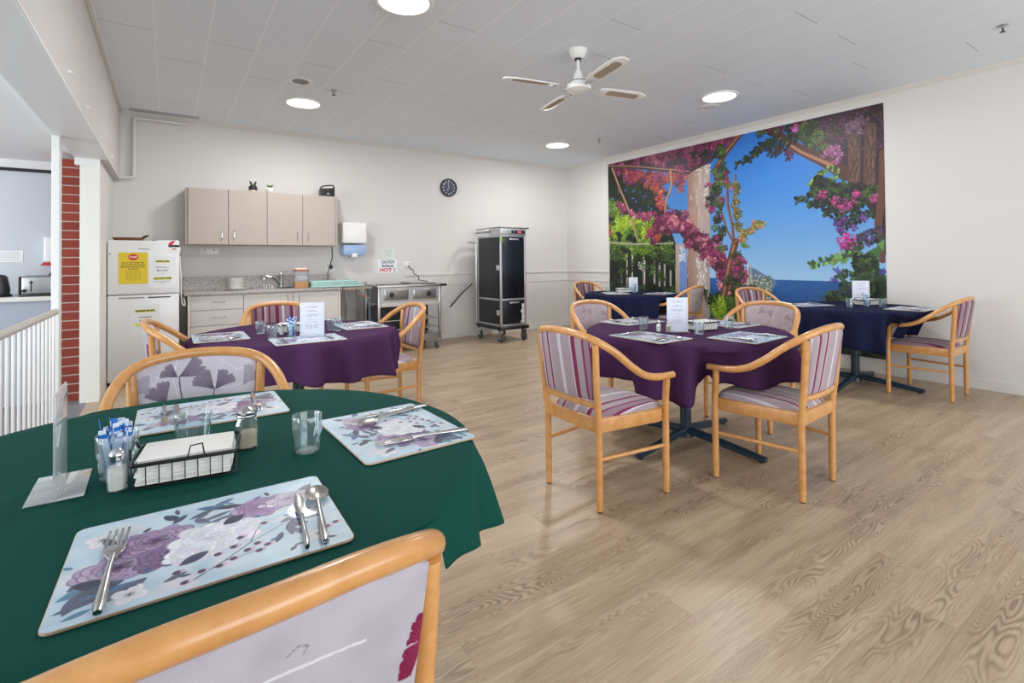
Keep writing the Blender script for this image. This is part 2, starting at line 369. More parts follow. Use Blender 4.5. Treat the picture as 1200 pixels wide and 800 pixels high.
def grid_mesh(name, P, colors=None, keep=None):
    """P: (ny,nx,3) array of points -> mesh, colours as 'Col' attribute"""
    ny, nx = P.shape[:2]
    idx = np.arange(ny * nx).reshape(ny, nx)
    q = np.stack([idx[:-1, :-1], idx[:-1, 1:], idx[1:, 1:], idx[1:, :-1]], -1).reshape(-1, 4)
    if keep is not None: q = q[keep.reshape(-1)]
    me = bpy.data.meshes.new(name)
    me.vertices.add(ny * nx); me.vertices.foreach_set('co', P.reshape(-1).astype(np.float32))
    me.loops.add(len(q) * 4); me.loops.foreach_set('vertex_index', q.reshape(-1).astype(np.int32))
    me.polygons.add(len(q)); me.polygons.foreach_set('loop_start', np.arange(0, len(q) * 4, 4, dtype=np.int32))
    me.update(calc_edges=True)
    if colors is not None: set_col(me, colors.reshape(-1, 3))
    return me
def set_col(me, c):
    a = me.color_attributes.new('Col', 'FLOAT_COLOR', 'POINT')
    c = np.clip(c, 0, 1); lin = np.where(c <= 0.04045, c / 12.92, ((c + 0.055) / 1.055) ** 2.4)
    d = np.ones((len(c), 4), np.float32); d[:, :3] = lin; a.data.foreach_set('color', d.reshape(-1))
def spline(pts, n=6):
    out = []; P = [Vector(p) for p in pts]; P = [2 * P[0] - P[1]] + P + [2 * P[-1] - P[-2]]
    for i in range(1, len(P) - 2):
        for k in range(n):
            t = k / n; a, b, c, d = P[i - 1], P[i], P[i + 1], P[i + 2]
            out.append(0.5 * ((2 * b) + (c - a) * t + (2 * a - 5 * b + 4 * c - d) * t * t + (3 * b - a - 3 * c + d) * t ** 3))
    out.append(P[-2]); return out
def rrect(x0, x1, y0, y1, r, n=5):
    o = []
    for cx, cy, a0 in ((x1 - r, y1 - r, 0), (x0 + r, y1 - r, 90), (x0 + r, y0 + r, 180), (x1 - r, y0 + r, 270)):
        for k in range(n + 1):
            a = math.radians(a0 + 90 * k / n); o.append((cx + r * math.cos(a), cy + r * math.sin(a)))
    return o
def text(s, size, m, parent, loc, rot=(math.radians(90), 0, 0), name='lettering', width=None, depth=0.0006, bold=0.0, spacing=1.0):
    c = bpy.data.curves.new('t', 'FONT'); c.body = s; c.size = size; c.align_x = 'CENTER'; c.align_y = 'CENTER'; c.extrude = depth; c.offset = bold; c.space_character = spacing
    c.resolution_u = 3
    o = bpy.data.objects.new('t', c); COL.objects.link(o)
    dg = bpy.context.evaluated_depsgraph_get(); dg.update()
    me = bpy.data.meshes.new_from_object(o.evaluated_get(dg)); bpy.data.objects.remove(o)
    me.materials.clear(); me.materials.append(m)
    ob = put(name, me, parent, loc, rot)
    if width:
        xs = [v.co.x for v in me.vertices]; k = width / (max(xs) - min(xs)); me.transform(Matrix.Diagonal((k, 1, 1, 1)))
    return ob

# ------------------------------------------------------------------ painting printed pictures (flat artwork) into vertex colours
class Canvas:
    def __init__(s, W, H, bg, S=1): W *= S; H *= S; s.S = S; s.W, s.H = W, H; s.a = np.zeros((H, W, 3)); s.a[:] = np.array(bg) / 255
    def _bb(s, x0, x1, y0, y1):
        x0 = max(0, int(x0) - 1); x1 = min(s.W, int(x1) + 2); y0 = max(0, int(y0) - 1); y1 = min(s.H, int(y1) + 2)
        if x0 >= x1 or y0 >= y1: return None
        Y, X = np.mgrid[y0:y1, x0:x1]; return (slice(y0, y1), slice(x0, x1)), X + 0.5, Y + 0.5
    def blend(s, sl, m, c, al=1.0):
        m = (np.clip(m, 0, 1) * al)[..., None]; s.a[sl] = s.a[sl] * (1 - m) + (np.array(c) / 255) * m
    def ell(s, x, y, rx, ry, ang, c, al=1.0, soft=0.8):
        x, y, rx, ry, soft = (v * s.S for v in (x, y, rx, ry, soft))
        R = max(rx, ry); b = s._bb(x - R, x + R, y - R, y + R)
        if not b: return
        sl, X, Y = b; ca, sa = math.cos(ang), math.sin(ang); u = (X - x) * ca + (Y - y) * sa; v = -(X - x) * sa + (Y - y) * ca
        d = np.sqrt((u / rx) ** 2 + (v / ry) ** 2); s.blend(sl, (1 - d) * min(rx, ry) / soft + 0.5, c, al)
    def leaf(s, x, y, L, wd, ang, c, al=1.0):
        """pointed leaf starting at x,y"""
        x, y, L, wd = (v * s.S for v in (x, y, L, wd))
        ex, ey = x + L * math.cos(ang), y + L * math.sin(ang); b = s._bb(min(x, ex) - wd, max(x, ex) + wd, min(y, ey) - wd, max(y, ey) + wd)
        if not b: return
        sl, X, Y = b; ca, sa = math.cos(ang), math.sin(ang); u = ((X - x) * ca + (Y - y) * sa) / L; v = -(X - x) * sa + (Y - y) * ca
        h = wd * np.sin(np.clip(u, 0, 1) * PI) ** 0.8; s.blend(sl, (h - np.abs(v)) / 0.8 + 0.3 * (h > 0.3), c, al * 1.0)
    def line(s, pts, w0, c, w1=None, al=1.0):
        pts = [(a * s.S, b * s.S) for a, b in pts]; w0 *= s.S; w1 = w1 * s.S if w1 is not None else None
        w1 = w0 if w1 is None else w1; n = len(pts) - 1
        for i in range(n):
            (ax, ay), (bx, by) = pts[i], pts[i + 1]; wa = w0 + (w1 - w0) * i / n; wb = w0 + (w1 - w0) * (i + 1) / n; W = max(wa, wb)
            b = s._bb(min(ax, bx) - W, max(ax, bx) + W, min(ay, by) - W, max(ay, by) + W)
            if not b: continue
            sl, X, Y = b; dx, dy = bx - ax, by - ay; L2 = dx * dx + dy * dy + 1e-9
            t = np.clip(((X - ax) * dx + (Y - ay) * dy) / L2, 0, 1); d = np.hypot(X - ax - t * dx, Y - ay - t * dy)
            s.blend(sl, (wa + (wb - wa) * t) / 2 - d + 0.5, c, al)
    def poly(s, pts, c, al=1.0):
        pts = [(a * s.S, b * s.S) for a, b in pts]
        xs = [p[0] for p in pts]; ys = [p[1] for p in pts]; b = s._bb(min(xs), max(xs), min(ys), max(ys))
        if not b: return
        sl, X, Y = b; ins = np.zeros(X.shape, bool); n = len(pts)
        for i in range(n):
            x1, y1 = pts[i]; x2, y2 = pts[(i + 1) % n]
            if y1 == y2: continue
            ins ^= ((y1 > Y) != (y2 > Y)) & (X < (x2 - x1) * (Y - y1) / (y2 - y1) + x1)
        s.blend(sl, ins.astype(float), c, al)
    def noise(s, amp, n=14, seed=1, tint=(1, 1, 1)):
        r = np.random.RandomState(seed); g = r.rand(n + 2, n + 2)
        Y, X = np.mgrid[0:s.H, 0:s.W]; u = X / s.W * n; v = Y / s.H * n; i = u.astype(int); j = v.astype(int); fu = u - i; fv = v - j
        fu = fu * fu * (3 - 2 * fu); fv = fv * fv * (3 - 2 * fv)
        z = g[j, i] * (1 - fu) * (1 - fv) + g[j, i + 1] * fu * (1 - fv) + g[j + 1, i] * (1 - fu) * fv + g[j + 1, i + 1] * fu * fv
        s.a += (z - 0.5)[..., None] * amp * np.array(tint)
def vary(c, d, r=rnd): k = r.uniform(-d, d); return tuple(max(0, min(255, x + k + r.uniform(-d, d) * 0.4)) for x in c)

# ------------------------------------------------------------------ room shell
def shell():
    YR = -2.9; XL = -4.2
    struct(MB().box(XL - .1, XR + .12, YR - .1, YB + .12, -0.1, 0).build('floor', M_['floor'], smooth=0))
    struct(MB().box(XL, -0.60, YR, 6.55, 0.0005, 0.003).build('floor', mat('grey_vinyl', srgb(118, 122, 130), .5, noise=.06, scale=30), smooth=0))
    struct(MB().box(-0.47, XR + .12, YR - .1, YB + .12, ZC, ZC + .1).build('ceiling', M_['ceiling'], smooth=0))
    struct(MB().box(XL - .1, -0.68, YR - .1, 6.67, 2.215, 2.30).build('ceiling', M_['ceil2'], smooth=0))
    struct(MB().box(-0.66, XR + .12, YB, YB + .12, 0, ZC).build('wall_back', M_['wall'], smooth=0))
    struct(MB().box(XR, XR + .12, YR - .1, YB, 0, ZC).build('wall_right', M_['wall'], smooth=0))
    struct(MB().box(-0.645, -0.508, 5.77, YB, 0, 2.10).build('wall_left', M_['cream'], smooth=0))
    # beam over the opening to the servery: faces, edge bead and underside
    b = MB().box(-0.68, -0.45, YR, YB, 2.165, ZC)
    struct(b.build('trim_1', M_['wall'], smooth=0))
    struct(MB().box(-0.682, -0.452, YR, 5.78, 2.158, 2.1655).box(-0.682, -0.508, 5.78, YB, 2.10, 2.1655).build('trim_2', M_['white_paint'], smooth=0))
    # bead along the lower front edge of the beam
    struct(MB().box(-0.452, -0.444, YR, YB, 2.156, 2.176, .002).build('trim_3', M_['white_paint'], smooth=0))
    # brick pier
    struct(MB().box(-0.80, -0.648, 5.88, 6.55, 0, 2.155).build('wall_pier', M_['brick'], smooth=0))
    # white post where the railing ends
    struct(MB().box(-0.70, -0.655, 4.86, 4.91, 0, 2.158, .003).box(-0.655, -0.648, 4.87, 4.90, 0, 2.158).build('trim_4', M_['white_paint'], smooth=0))
    # cornices
    struct(MB().prism([(YB, ZC - .045), (YB, ZC), (YB - .045, ZC), (YB - .03, ZC - .018)], -0.44, XR, axis='x').build('trim_5', M_['trimw'], smooth=0))
    struct(MB().prism([(XR, ZC - .045), (XR, ZC), (XR - .045, ZC), (XR - .03, ZC - .018)], YR, YB, axis='y').build('trim_6', M_['trimw'], smooth=0))
    struct(MB().box(-0.45, -0.425, YR, YB, ZC - .02, ZC, .004).build('trim_7', M_['trimw'], smooth=0))
    # baseboards
    struct(MB().box(-0.5, XR, YB - .012, YB, 0, 0.1, .003).build('baseboard_back', M_['trimw'], smooth=0))
    struct(MB().box(XR - .012, XR, YR, YB, 0, 0.1, .003).build('baseboard_right', M_['trimw'], smooth=0))
    # dado rail and grooved dado panel on the back wall and round the corner up to the mural
    d = MB().box(2.95, XR, YB - .016, YB, 1.0, 1.045, .004).box(2.95, XR, YB - .010, YB, 0.845, 0.855, .002)
    struct(d.build('trim_8', M_['trimw'], smooth=0))
    struct(MB().box(XR - .016, XR, 6.06, YB, 1.0, 1.045, .004).box(XR - .010, XR, 6.06, YB, 0.845, 0.855, .002).build('trim_9', M_['trimw'], smooth=0))
    # servery room: back wall, far left wall
    struct(MB().box(XL, -0.64, 6.55, 6.67, 0, 2.215).build('wall_servery', M_['wall_servery'], smooth=0))
    struct(MB().box(XL, -0.80, 6.535, 6.55, 2.135, 2.215).build('trim_10', M_['white_paint'], smooth=0))
    struct(MB().box(XL, -0.80, 6.53, 6.55, 2.105, 2.135).build('trim_11', M_['black'], smooth=0))
    w1 = MB().box(XL - .12, XL, YR, 6.55, 0, 0.5).box(XL - .12, XL, YR, 6.55, 2.0, 2.3).box(XL - .12, XL, YR, -0.2, 0.5, 2.0).box(XL - .12, XL, 5.2, 6.55, 0.5, 2.0)
    struct(w1.build('wall_left', M_['wall_servery'], smooth=0))
    # unseen rear wall; its band of windows is assumed, to admit the fill
    r = MB().box(XL - .1, XR + .1, YR - .12, YR, 0, 0.55).box(XL - .1, XR + .1, YR - .12, YR, 2.55, ZC)
    r.box(XL - .1, -0.55, YR - .12, YR, 0.55, 2.55).box(5.75, XR + .1, YR - .12, YR, 0.55, 2.55)
    struct(r.build('wall_rear', M_['wall'], smooth=0))
    fr = MB()
    for k in range(5): fr.box(-0.55 + k * 1.575 - .03, -0.55 + k * 1.575 + .03, YR - .08, YR - .02, .55, 2.55)
    fr.box(-.55, 5.75, YR - .08, YR - .02, .55, .61).box(-.55, 5.75, YR - .08, YR - .02, 2.49, 2.55)
    struct(fr.build('window_1', M_['white_paint'], smooth=0))
shell()

# railing with white balusters between the dining room and the servery
rl = thing('railing', 'white slatted railing with a beige handrail at the far left, ending at the white post', 'railing', (-0.675, 4.86, 0))
MB().tube([(0, -3.6, .878), (0, -0.01, .878)], .022, 12).build('handrail', mat('handrail_paint', srgb(196, 190, 182), 0.5), rl)
MB().box(-.018, .018, -3.6, -0.01, .06, .095, .003).build('bottom_rail', M_['white_paint'], rl)
for k in range(30):
    MB().box(-.006, .006, -.078 - k * .125, -.052 - k * .125, .095, .86, .002).build('baluster', M_['white'], rl)
for y_ in (-3.6, -1.8): MB().box(-.02, .02, y_, y_ + .04, 0, .06 if y_ > -2 else .86).build('post', M_['white_paint'], rl)

# ------------------------------------------------------------------ mural
def mural():
    W, H = 700, 470; Z0, Z1, YL, YRt = 0.155, 2.835, 6.055, 2.085
    def m(px, py):   # photo position -> mural artwork position
        d = (px - 600) / F_PX * Rv - (py - CY) / F_PX * Uv + Fv; t = XR / d.x
        return ((YL - d.y * t) / (YL - YRt) * W, (Z1 - (CAM_H + d.z * t)) / (Z1 - Z0) * H)
    def mp(pts): return [m(*p) for p in pts]
    def A(x, y): return m(700 + x / 6.156, 120 + y / 6.156)
    def B(x, y): return m(700 + x / 5.717, 230 + y / 5.717)
    def C(x, y): return m(860 + x / 5.714, 120 + y / 5.714)
    def D(x, y): return m(860 + x / 6.15, 230 + y / 6.15)
    S = 1.9
    c = Canvas(W, H, (45, 110, 190)); r = random.Random(3)
    yh = D(500, 607)[1]
    for j in range(H):
        t = min(1, j / yh); k = t ** 1.7
        c.a[j] = (np.array((40, 110, 192)) * (1 - k) + np.array((150, 188, 220)) * k) / 255
    # sea
    j0 = int(yh)
    for j in range(j0, H):
        t = (j - j0) / (H - j0); c.a[j] = (np.array((38, 88, 150)) * (1 - t) + np.array((22, 62, 122)) * t) / 255
    for k in range(500): c.line([(p := (r.uniform(W * .5, W), r.uniform(j0 + 4, H))), (p[0] + r.uniform(3, 12), p[1])], 1, vary((60, 115, 175), 18, r), al=.35)
    # far mountain and coast
    c.poly(mp([(868, 345), (872, 312), (884, 314), (895, 321), (904, 325), (910, 329), (910, 332), (905, 340), (890, 350)]), (92, 116, 140))
    c.poly(mp([(862, 360), (862, 318), (872, 318), (884, 330), (900, 336), (902, 345), (890, 352), (880, 380), (860, 380)]), (120, 128, 110))
    for k in range(500):
        p = m(r.uniform(862, 904), r.uniform(322, 372)); c.ell(*p, r.uniform(1, 3.4), r.uniform(1, 3), 0, vary(r.choice([(186, 172, 158), (90, 110, 70), (210, 200, 190), (70, 90, 60)]), 20, r), .9)
    for k in range(16): x = r.uniform(862, 880); c.line(mp([(x, r.uniform(308, 330)), (x + r.uniform(-2, 5), r.uniform(335, 362))]), 3, vary((178, 172, 168), 18, r), 1.5)
    # ---- helpers for foliage
    def clump(px, py, rx, ry, n, cols, L=(3, 6.5), wd=(1.1, 2.3), dk=.5):
        """cluster of leaves: shaded ones first, then the bright ones on top; px,py and radii in photo units"""
        x, y = m(px, py); rx *= 2.1; ry *= 2.1; n = int(n * 1.5)
        for k in range(n):
            t = k / n; q = r.random() ** .6; a = r.uniform(0, 6.28); lx, ly = x + rx * q * math.cos(a), y + ry * q * math.sin(a) - (t - .5) * ry * .5
            col = r.choice(cols); f = dk + (1.12 - dk) * t; col = tuple(min(255, v * f) for v in vary(col, 12, r))
            c.leaf(lx, ly, r.uniform(*L), r.uniform(*wd), r.uniform(0, 6.28), col)
    def trail(pts, sp, n, cols, rr=(4, 7), per=46, **kw):
        for k in range(n):
            i = r.randrange(len(pts) - 1); t = r.random(); a, b = pts[i], pts[i + 1]; s_ = r.uniform(*rr)
            co_ = r.choice(cols) if isinstance(cols[0][0], (tuple, list)) else cols
            clump(a[0] + (b[0] - a[0]) * t + r.gauss(0, sp), a[1] + (b[1] - a[1]) * t + r.gauss(0, sp), s_, s_ * .8, per, co_, **kw)
    def spray(pts, cols, step=2.0, L=(9, 13), wd=(2.6, 4.2), stem=(50, 44, 40)):
        P = mp(pts); c.line(P, 1.4, stem)
        for (x0, y0), (x1, y1) in zip(P, P[1:]):
            D = math.hypot(x1 - x0, y1 - y0); n = max(1, int(D / (step * 2.1)))
            for k in range(n):
                t = (k + r.random()) / n; base = math.atan2(y1 - y0, x1 - x0)
                for s_ in (-1, 1):
                    if r.random() < .85: c.leaf(x0 + (x1 - x0) * t, y0 + (y1 - y0) * t, r.uniform(*L), r.uniform(*wd), base + s_ * r.uniform(.5, 1.5), vary(r.choice(cols), 12, r))
    PKS = [[(146, 50, 98), (118, 38, 82)], [(164, 74, 112), (138, 50, 92)], [(88, 30, 62), (108, 40, 72)], [(178, 104, 124), (150, 68, 100)], [(66, 34, 50), (90, 40, 62)], [(54, 44, 40), (78, 36, 58)]]
    ORS = [[(184, 84, 58), (160, 62, 56)], [(214, 124, 84), (180, 70, 84)], [(170, 62, 70), (150, 50, 70)]]
    YG = [[(166, 196, 52), (140, 176, 44)], [(120, 158, 44), (150, 184, 60)], [(84, 122, 36), (104, 140, 44)], [(184, 206, 84), (150, 176, 60)]]
    DG = [[(52, 72, 38), (40, 58, 32)], [(34, 46, 30), (28, 38, 28)], [(70, 92, 46), (54, 76, 38)], [(22, 28, 26), (34, 40, 34)]]
    MG = [[(104, 136, 56), (84, 116, 48)], [(70, 98, 44), (90, 120, 52)], [(130, 160, 74), (104, 140, 60)]]
    # ---- left shade of the garden
    c.poly(mp([(712, 190), (765, 205), (776, 235), (784, 262), (792, 285), (806, 300), (806, 440), (712, 440)]), (28, 36, 30))
    c.poly(mp([(834, 345), (850, 338), (900, 370), (905, 440), (834, 440)]), (46, 62, 40))
    trail([(716, 205), (745, 215), (768, 228), (774, 250)], 8, 70, DG[1:2] + DG[3:] + DG[:1], per=30)
    for k in range(14): p = m(r.uniform(716, 764), r.uniform(205, 255)); c.ell(*p, r.uniform(2, 7), r.uniform(1.5, 4), r.uniform(-.5, .5), vary((56, 104, 176), 20, r), .9)
    trail([(714, 232), (722, 250)], 4, 20, MG, per=36); trail([(714, 262), (716, 272)], 3, 8, ORS[:2], per=20)
    trail([(716, 268), (735, 262), (760, 268), (764, 280)], 7, 75, YG[:2] + YG[3:] + YG[2:3], per=44)
    trail([(714, 288), (735, 292), (760, 292), (790, 298)], 6, 60, YG[2:3] + MG + DG[:1] + YG[1:2], per=40)
    for x, t, b_, w_ in ((741, 300, 352, 4), (755, 303, 345, 5), (767, 305, 336, 4), (773, 308, 335, 3.5), (779, 310, 334, 3), (786, 312, 334, 3), (735, 300, 350, 3), (729, 318, 350, 2.2)):
        a = m(x, t); q = m(x, b_); c.line([a, q], w_ * 1.9, (176, 170, 158)); c.line([(a[0] - w_ * .5, a[1]), (q[0] - w_ * .5, q[1])], w_ * .8, (112, 104, 94)); c.line([(a[0] + w_ * .5, a[1]), (q[0] + w_ * .4, q[1])], w_ * .5, (214, 210, 200))
    trail([(716, 305), (740, 308), (765, 305), (790, 308)], 7, 50, DG + MG[1:2], per=30); trail([(716, 335), (745, 345), (790, 342)], 7, 50, DG, per=30)
    clump(752, 312, 6, 5, 20, [(220, 220, 214)]); 
    c.line(mp([(714.5, 283), (714.5, 350)]), 4, (176, 178, 180))
    c.line(mp([(714, 284), (745, 286), (790, 285)]), 4.5, (176, 164, 148), 3)
    c.line(mp([(742, 254), (760, 256), (790, 260)]), 4.5, (186, 176, 160), 3)
    # ---- columns
    c.poly(mp([(792, 286), (805.5, 286), (805.5, 420), (792, 420)]), (176, 154, 138)); c.poly(mp([(797, 292), (805, 290), (805, 420), (797, 420)]), (108, 136, 192))
    for k in range(12): clump(r.uniform(797, 804), r.uniform(290, 304), 2, 3, 5, [(206, 210, 222), (170, 176, 196)], L=(5, 9), dk=.9)
    n0 = 26
    for i in range(n0):     # round shaft: colour of the plaster as printed
        t = (i + .5) / n0; x0 = 806.5 + 25.5 * i / n0; x1 = 806.5 + 25.5 * (i + 1) / n0 + .2
        col = np.array((150, 118, 102)) * (1 - t) + np.array((190, 170, 158)) * t if t < .45 else np.array((178, 156, 144)) * (1 - (t - .45)) + np.array((142, 140, 148)) * (t - .45)
        c.poly(mp([(x0, 192), (x1, 192), (x1, 440), (x0, 440)]), col)
    for k in range(70):
        p = m(r.uniform(809, 831), r.uniform(196, 250)); c.line([p, (p[0] + r.uniform(-3, 3), p[1] + r.uniform(5, 20))], r.uniform(.8, 2.4), vary((206, 194, 184), 14, r), al=.55)
    for x, y in ((818, 198), (829, 200), (828, 225)): clump(x, y, 2, 7, 7, [(214, 204, 194)], L=(6, 12), wd=(1, 2), dk=.9)
    for k in range(40): p = m(r.uniform(816, 828), r.uniform(305, 345)); c.leaf(*p, r.uniform(6, 14), 2, r.uniform(-2.2, -1), vary((204, 200, 198), 12, r))
    # ---- pergola
    c.poly(mp([(714, 190), (800, 166), (858, 150), (862, 153), (846, 176), (834, 190), (808, 203), (760, 199), (714, 197)]), (58, 34, 48), .92)
    for k in range(20): p = m(r.uniform(735, 845), r.uniform(165, 192)); c.ell(*p, r.uniform(3, 8), r.uniform(2, 5), r.uniform(-.4, .4), (50, 96, 170), .85)
    trail([(720, 193), (745, 188), (800, 178), (830, 168), (856, 156)], 5, 230, PKS + PKS[:2] + DG[3:], per=36, rr=(3, 6))
    trail([(728, 204), (752, 208), (775, 212), (800, 207)], 4, 90, ORS + PKS[:3], per=34, rr=(3, 6))
    trail([(766, 214), (774, 232), (776, 250)], 2, 26, ORS + PKS[:1], per=30, rr=(3, 5))
    c.line(mp([(714, 196), (745, 196), (780, 200), (808, 203)]), 7, (66, 44, 36)); c.line(mp([(714, 194.5), (750, 195.5), (808, 201)]), 3, (158, 124, 98))
    c.line(mp([(718, 198), (726, 220), (738, 248), (747, 280)]), 8, (168, 134, 102), 5); c.line([(x - 2, y) for x, y in mp([(718, 200), (727, 222), (739, 252)])], 2.4, (100, 70, 52))
    c.line(mp([(786, 200), (787, 218), (781, 235), (779, 256)]), 6.5, (172, 130, 98), 5)
    trail([(800, 200), (812, 192), (830, 176)], 4, 16, PKS[:3] + DG[3:], per=26, rr=(3, 5))
    # ---- garland
    trail([(728, 240), (742, 252), (762, 254)], 1.6, 30, PKS[:2] + PKS[3:4], per=30, rr=(2.5, 4.5))
    trail([(768, 272), (764, 284), (782, 262)], 3, 34, PKS[:3] + ORS[:1], per=34, rr=(3, 5))
    c.line(mp([(775, 266), (800, 266), (812, 282), (830, 296), (848, 318), (856, 338)]), 34, (74, 30, 58), 30, al=.8)
    trail([(775, 262), (796, 256), (806, 272), (830, 292), (845, 308), (858, 330), (854, 345)], 5.5, 210, PKS + PKS[:1] + PKS[:1] + [[(224, 150, 150), (200, 110, 130)]], per=36, rr=(3, 6))
    # ---- tree beside the column
    for pts, wd in (([(882, 142), (868, 157), (850, 180), (838, 200)], 11), ([(841, 200), (843, 240), (852, 270), (860, 284)], 4), ([(852, 200), (853, 240), (858, 262), (860, 280)], 5), ([(862, 205), (861, 250)], 4), ([(862, 284), (855, 310), (848, 350), (846, 400)], 14), ([(860, 285), (876, 272), (893, 261)], 6)):
        c.line(mp(pts), wd * 1.25, (92, 58, 48)); c.line([(x - 1.5, y) for x, y in mp(pts)], wd * .35, (156, 110, 88))
    trail([(842, 172), (846, 200), (838, 225), (836, 250), (845, 285)], 4.5, 70, DG + PKS[:3] + DG[:1] + MG[1:2], per=24, rr=(2.5, 5))
    spray([(836, 216), (845, 214), (856, 218)], [(84, 116, 50), (60, 90, 44)], L=(7, 10)); clump(851, 212, 4, 4, 24, PKS[1]); clump(859, 220, 4, 3, 24, [(196, 90, 110)]); clump(846, 234, 4, 4, 26, PKS[0])
    trail([(862, 212), (863, 250), (866, 268)], 1.8, 26, [[(120, 112, 60), (90, 90, 48)], [(150, 130, 84), (80, 84, 44)]], per=16, rr=(2, 3.4))
    trail([(866, 282), (880, 268), (893, 261)], 2.2, 26, [[(120, 140, 56), (90, 112, 44)], [(180, 110, 110), (150, 150, 80)]], per=20, rr=(2, 3.6))
    trail([(864, 300), (868, 314), (864, 332)], 4, 30, PKS[:2] + DG[:1], per=30, rr=(3, 5)); spray([(868, 284), (876, 290)], [(90, 120, 50)], L=(6, 9))
    trail([(840, 352), (846, 372)], 5, 26, YG[:3], per=34); trail([(850, 350), (870, 345), (885, 365), (872, 385)], 9, 80, DG + MG[1:2], per=34); trail([(868, 358), (884, 372)], 5, 26, MG + YG[1:2], per=34); trail([(840, 400), (900, 410)], 9, 50, DG + MG[1:2], per=30)
    # ---- dark trunks and the arch on the right
    c.poly(mp([(1038, 110), (945, 142), (930, 158), (945, 172), (965, 184), (985, 192), (996, 215), (1000, 236), (1015, 240), (1024, 255), (1030, 285), (1038, 300)]), (46, 32, 38))
    for k in range(26): p = m(r.uniform(950, 1000), r.uniform(140, 176)); c.ell(*p, r.uniform(1.5, 5), r.uniform(1.5, 3.5), 0, (58, 104, 176), .8)
    c.line(mp([(888, 148), (915, 160), (935, 174), (965, 188), (992, 204)]), 15, (78, 50, 44), 26); c.line(mp([(890, 151), (915, 163), (940, 179), (975, 194)]), 4, (158, 110, 84), 7)
    trail([(960, 150), (985, 150), (1030, 140), (1030, 180)], 9, 170, [[(70, 42, 56), (50, 32, 42)], [(92, 50, 78), (70, 38, 58)], [(40, 30, 34), (58, 40, 42)], [(86, 66, 56), (64, 48, 44)]], per=30, rr=(4, 7))
    for x0, y0, x1, y1, w_ in ((1001, 160, 1001, 224, 22), (1020, 150, 1018, 228, 20)):
        c.line(mp([(x0, y0), (x1, y1)]), w_, (84, 60, 54))
        for k in range(200): p = m(x0 + r.uniform(-5.5, 5.5), r.uniform(y0, y1)); c.line([p, (p[0] + r.uniform(-2, 2), p[1] + r.uniform(4, 12))], 1.2, vary(r.choice([(132, 98, 84), (46, 32, 32), (104, 76, 66)]), 10, r), al=.7)
    trail([(900, 152), (920, 148), (945, 150), (960, 165)], 5, 80, DG + MG[:2] + PKS[2:3], per=28, rr=(3, 5))
    for pts in ([(925, 176), (905, 168), (885, 180), (864, 194)], [(905, 166), (890, 172), (876, 190)], [(918, 172), (908, 182), (900, 178)], [(940, 160), (925, 166), (905, 162)]): spray(pts, [(20, 30, 28), (30, 44, 32), (44, 60, 40)], 2.0)
    clump(932, 152, 4, 3.4, 40, [(186, 96, 160), (160, 70, 140)]); clump(925, 182, 4, 6, 46, [(96, 40, 82), (70, 34, 60)]); clump(912, 176, 4, 4, 30, [(90, 40, 74), (50, 40, 44)]); clump(903, 172, 3, 3, 26, [(40, 44, 36)])
    trail([(972, 180), (984, 178)], 3, 8, [[(164, 96, 140), (130, 80, 116)]], per=26, rr=(3, 5)); trail([(998, 152), (1010, 146)], 4, 12, [[(126, 92, 112), (104, 76, 92)]], per=22, rr=(3, 5))
    for pts in ([(985, 200), (970, 198), (962, 204), (952, 214)], [(968, 200), (958, 206), (950, 218)], [(990, 206), (978, 206), (972, 214)]): spray(pts, [(104, 138, 66), (136, 164, 88), (60, 84, 46)], 2.2, L=(7, 10), wd=(2, 3.2))
    # hanging boughs
    trail([(955, 218), (975, 224), (1000, 232), (1020, 226)], 4.5, 60, DG + DG + [[(60, 40, 60), (44, 34, 44)]], per=24, rr=(3, 5), L=(7, 11), wd=(2.4, 4))
    for pts in ([(1000, 226), (975, 228), (950, 232), (933, 235)], [(990, 232), (965, 238), (948, 240)], [(1005, 234), (985, 240), (965, 250)], [(1010, 238), (990, 252), (975, 256)], [(1010, 240), (1000, 254), (985, 262)], [(995, 240), (978, 244), (960, 236)], [(1032, 246), (1014, 252), (990, 266)]):
        spray(pts, [(26, 36, 30), (40, 58, 36), (56, 76, 44), (22, 28, 28)], 2.0)
    for x, y, q in ((963, 229, 4), (978, 236, 4.5), (995, 238, 5), (988, 243, 4), (1026, 234, 4), (1004, 228, 3.5)): clump(x, y, q, q, 34, [(154, 52, 116), (126, 40, 96), (186, 84, 134)])
    c.line(mp([(1036, 180), (1034, 230), (1029, 262), (1034, 305)]), 16, (98, 62, 50), 10)
    for pts in ([(978, 256), (984, 268), (990, 276)], [(1034, 266), (1018, 274), (1000, 282)], [(1034, 276), (1012, 286), (1000, 290)]): spray(pts, [(30, 40, 40), (44, 56, 44), (70, 48, 96), (96, 60, 130)], 2.0, L=(7, 11))
    for x, y in ((980, 262), (990, 258), (1000, 266), (1012, 254), (986, 270)): clump(x, y, 3, 3, 16, [(92, 56, 132), (120, 70, 150)])
    clump(993, 284, 8, 7.5, 110, [(188, 50, 140), (154, 34, 118), (206, 92, 160)]); clump(1003, 290, 6, 5, 40, DG[0])
    for pts in ([(1010, 300), (992, 298), (972, 304), (950, 311)], [(1000, 300), (985, 304), (968, 306)], [(1012, 296), (1000, 294)]): spray(pts, [(96, 136, 72), (122, 160, 92), (58, 86, 50)], 2.0, L=(9, 12), wd=(2.6, 4))
    c.poly(mp([(1006, 302), (1018, 294), (1034, 286), (1035, 292), (1028, 304), (1016, 314), (1010, 310)]), (66, 104, 52)); c.poly(mp([(1028, 286), (1036, 280), (1036, 294)]), (96, 140, 70))
    trail([(1012, 305), (1020, 325), (1008, 345), (1030, 350), (1032, 330)], 4.5, 70, DG + DG[2:3], per=26, rr=(3, 5.5), L=(7, 11), wd=(2.4, 4))
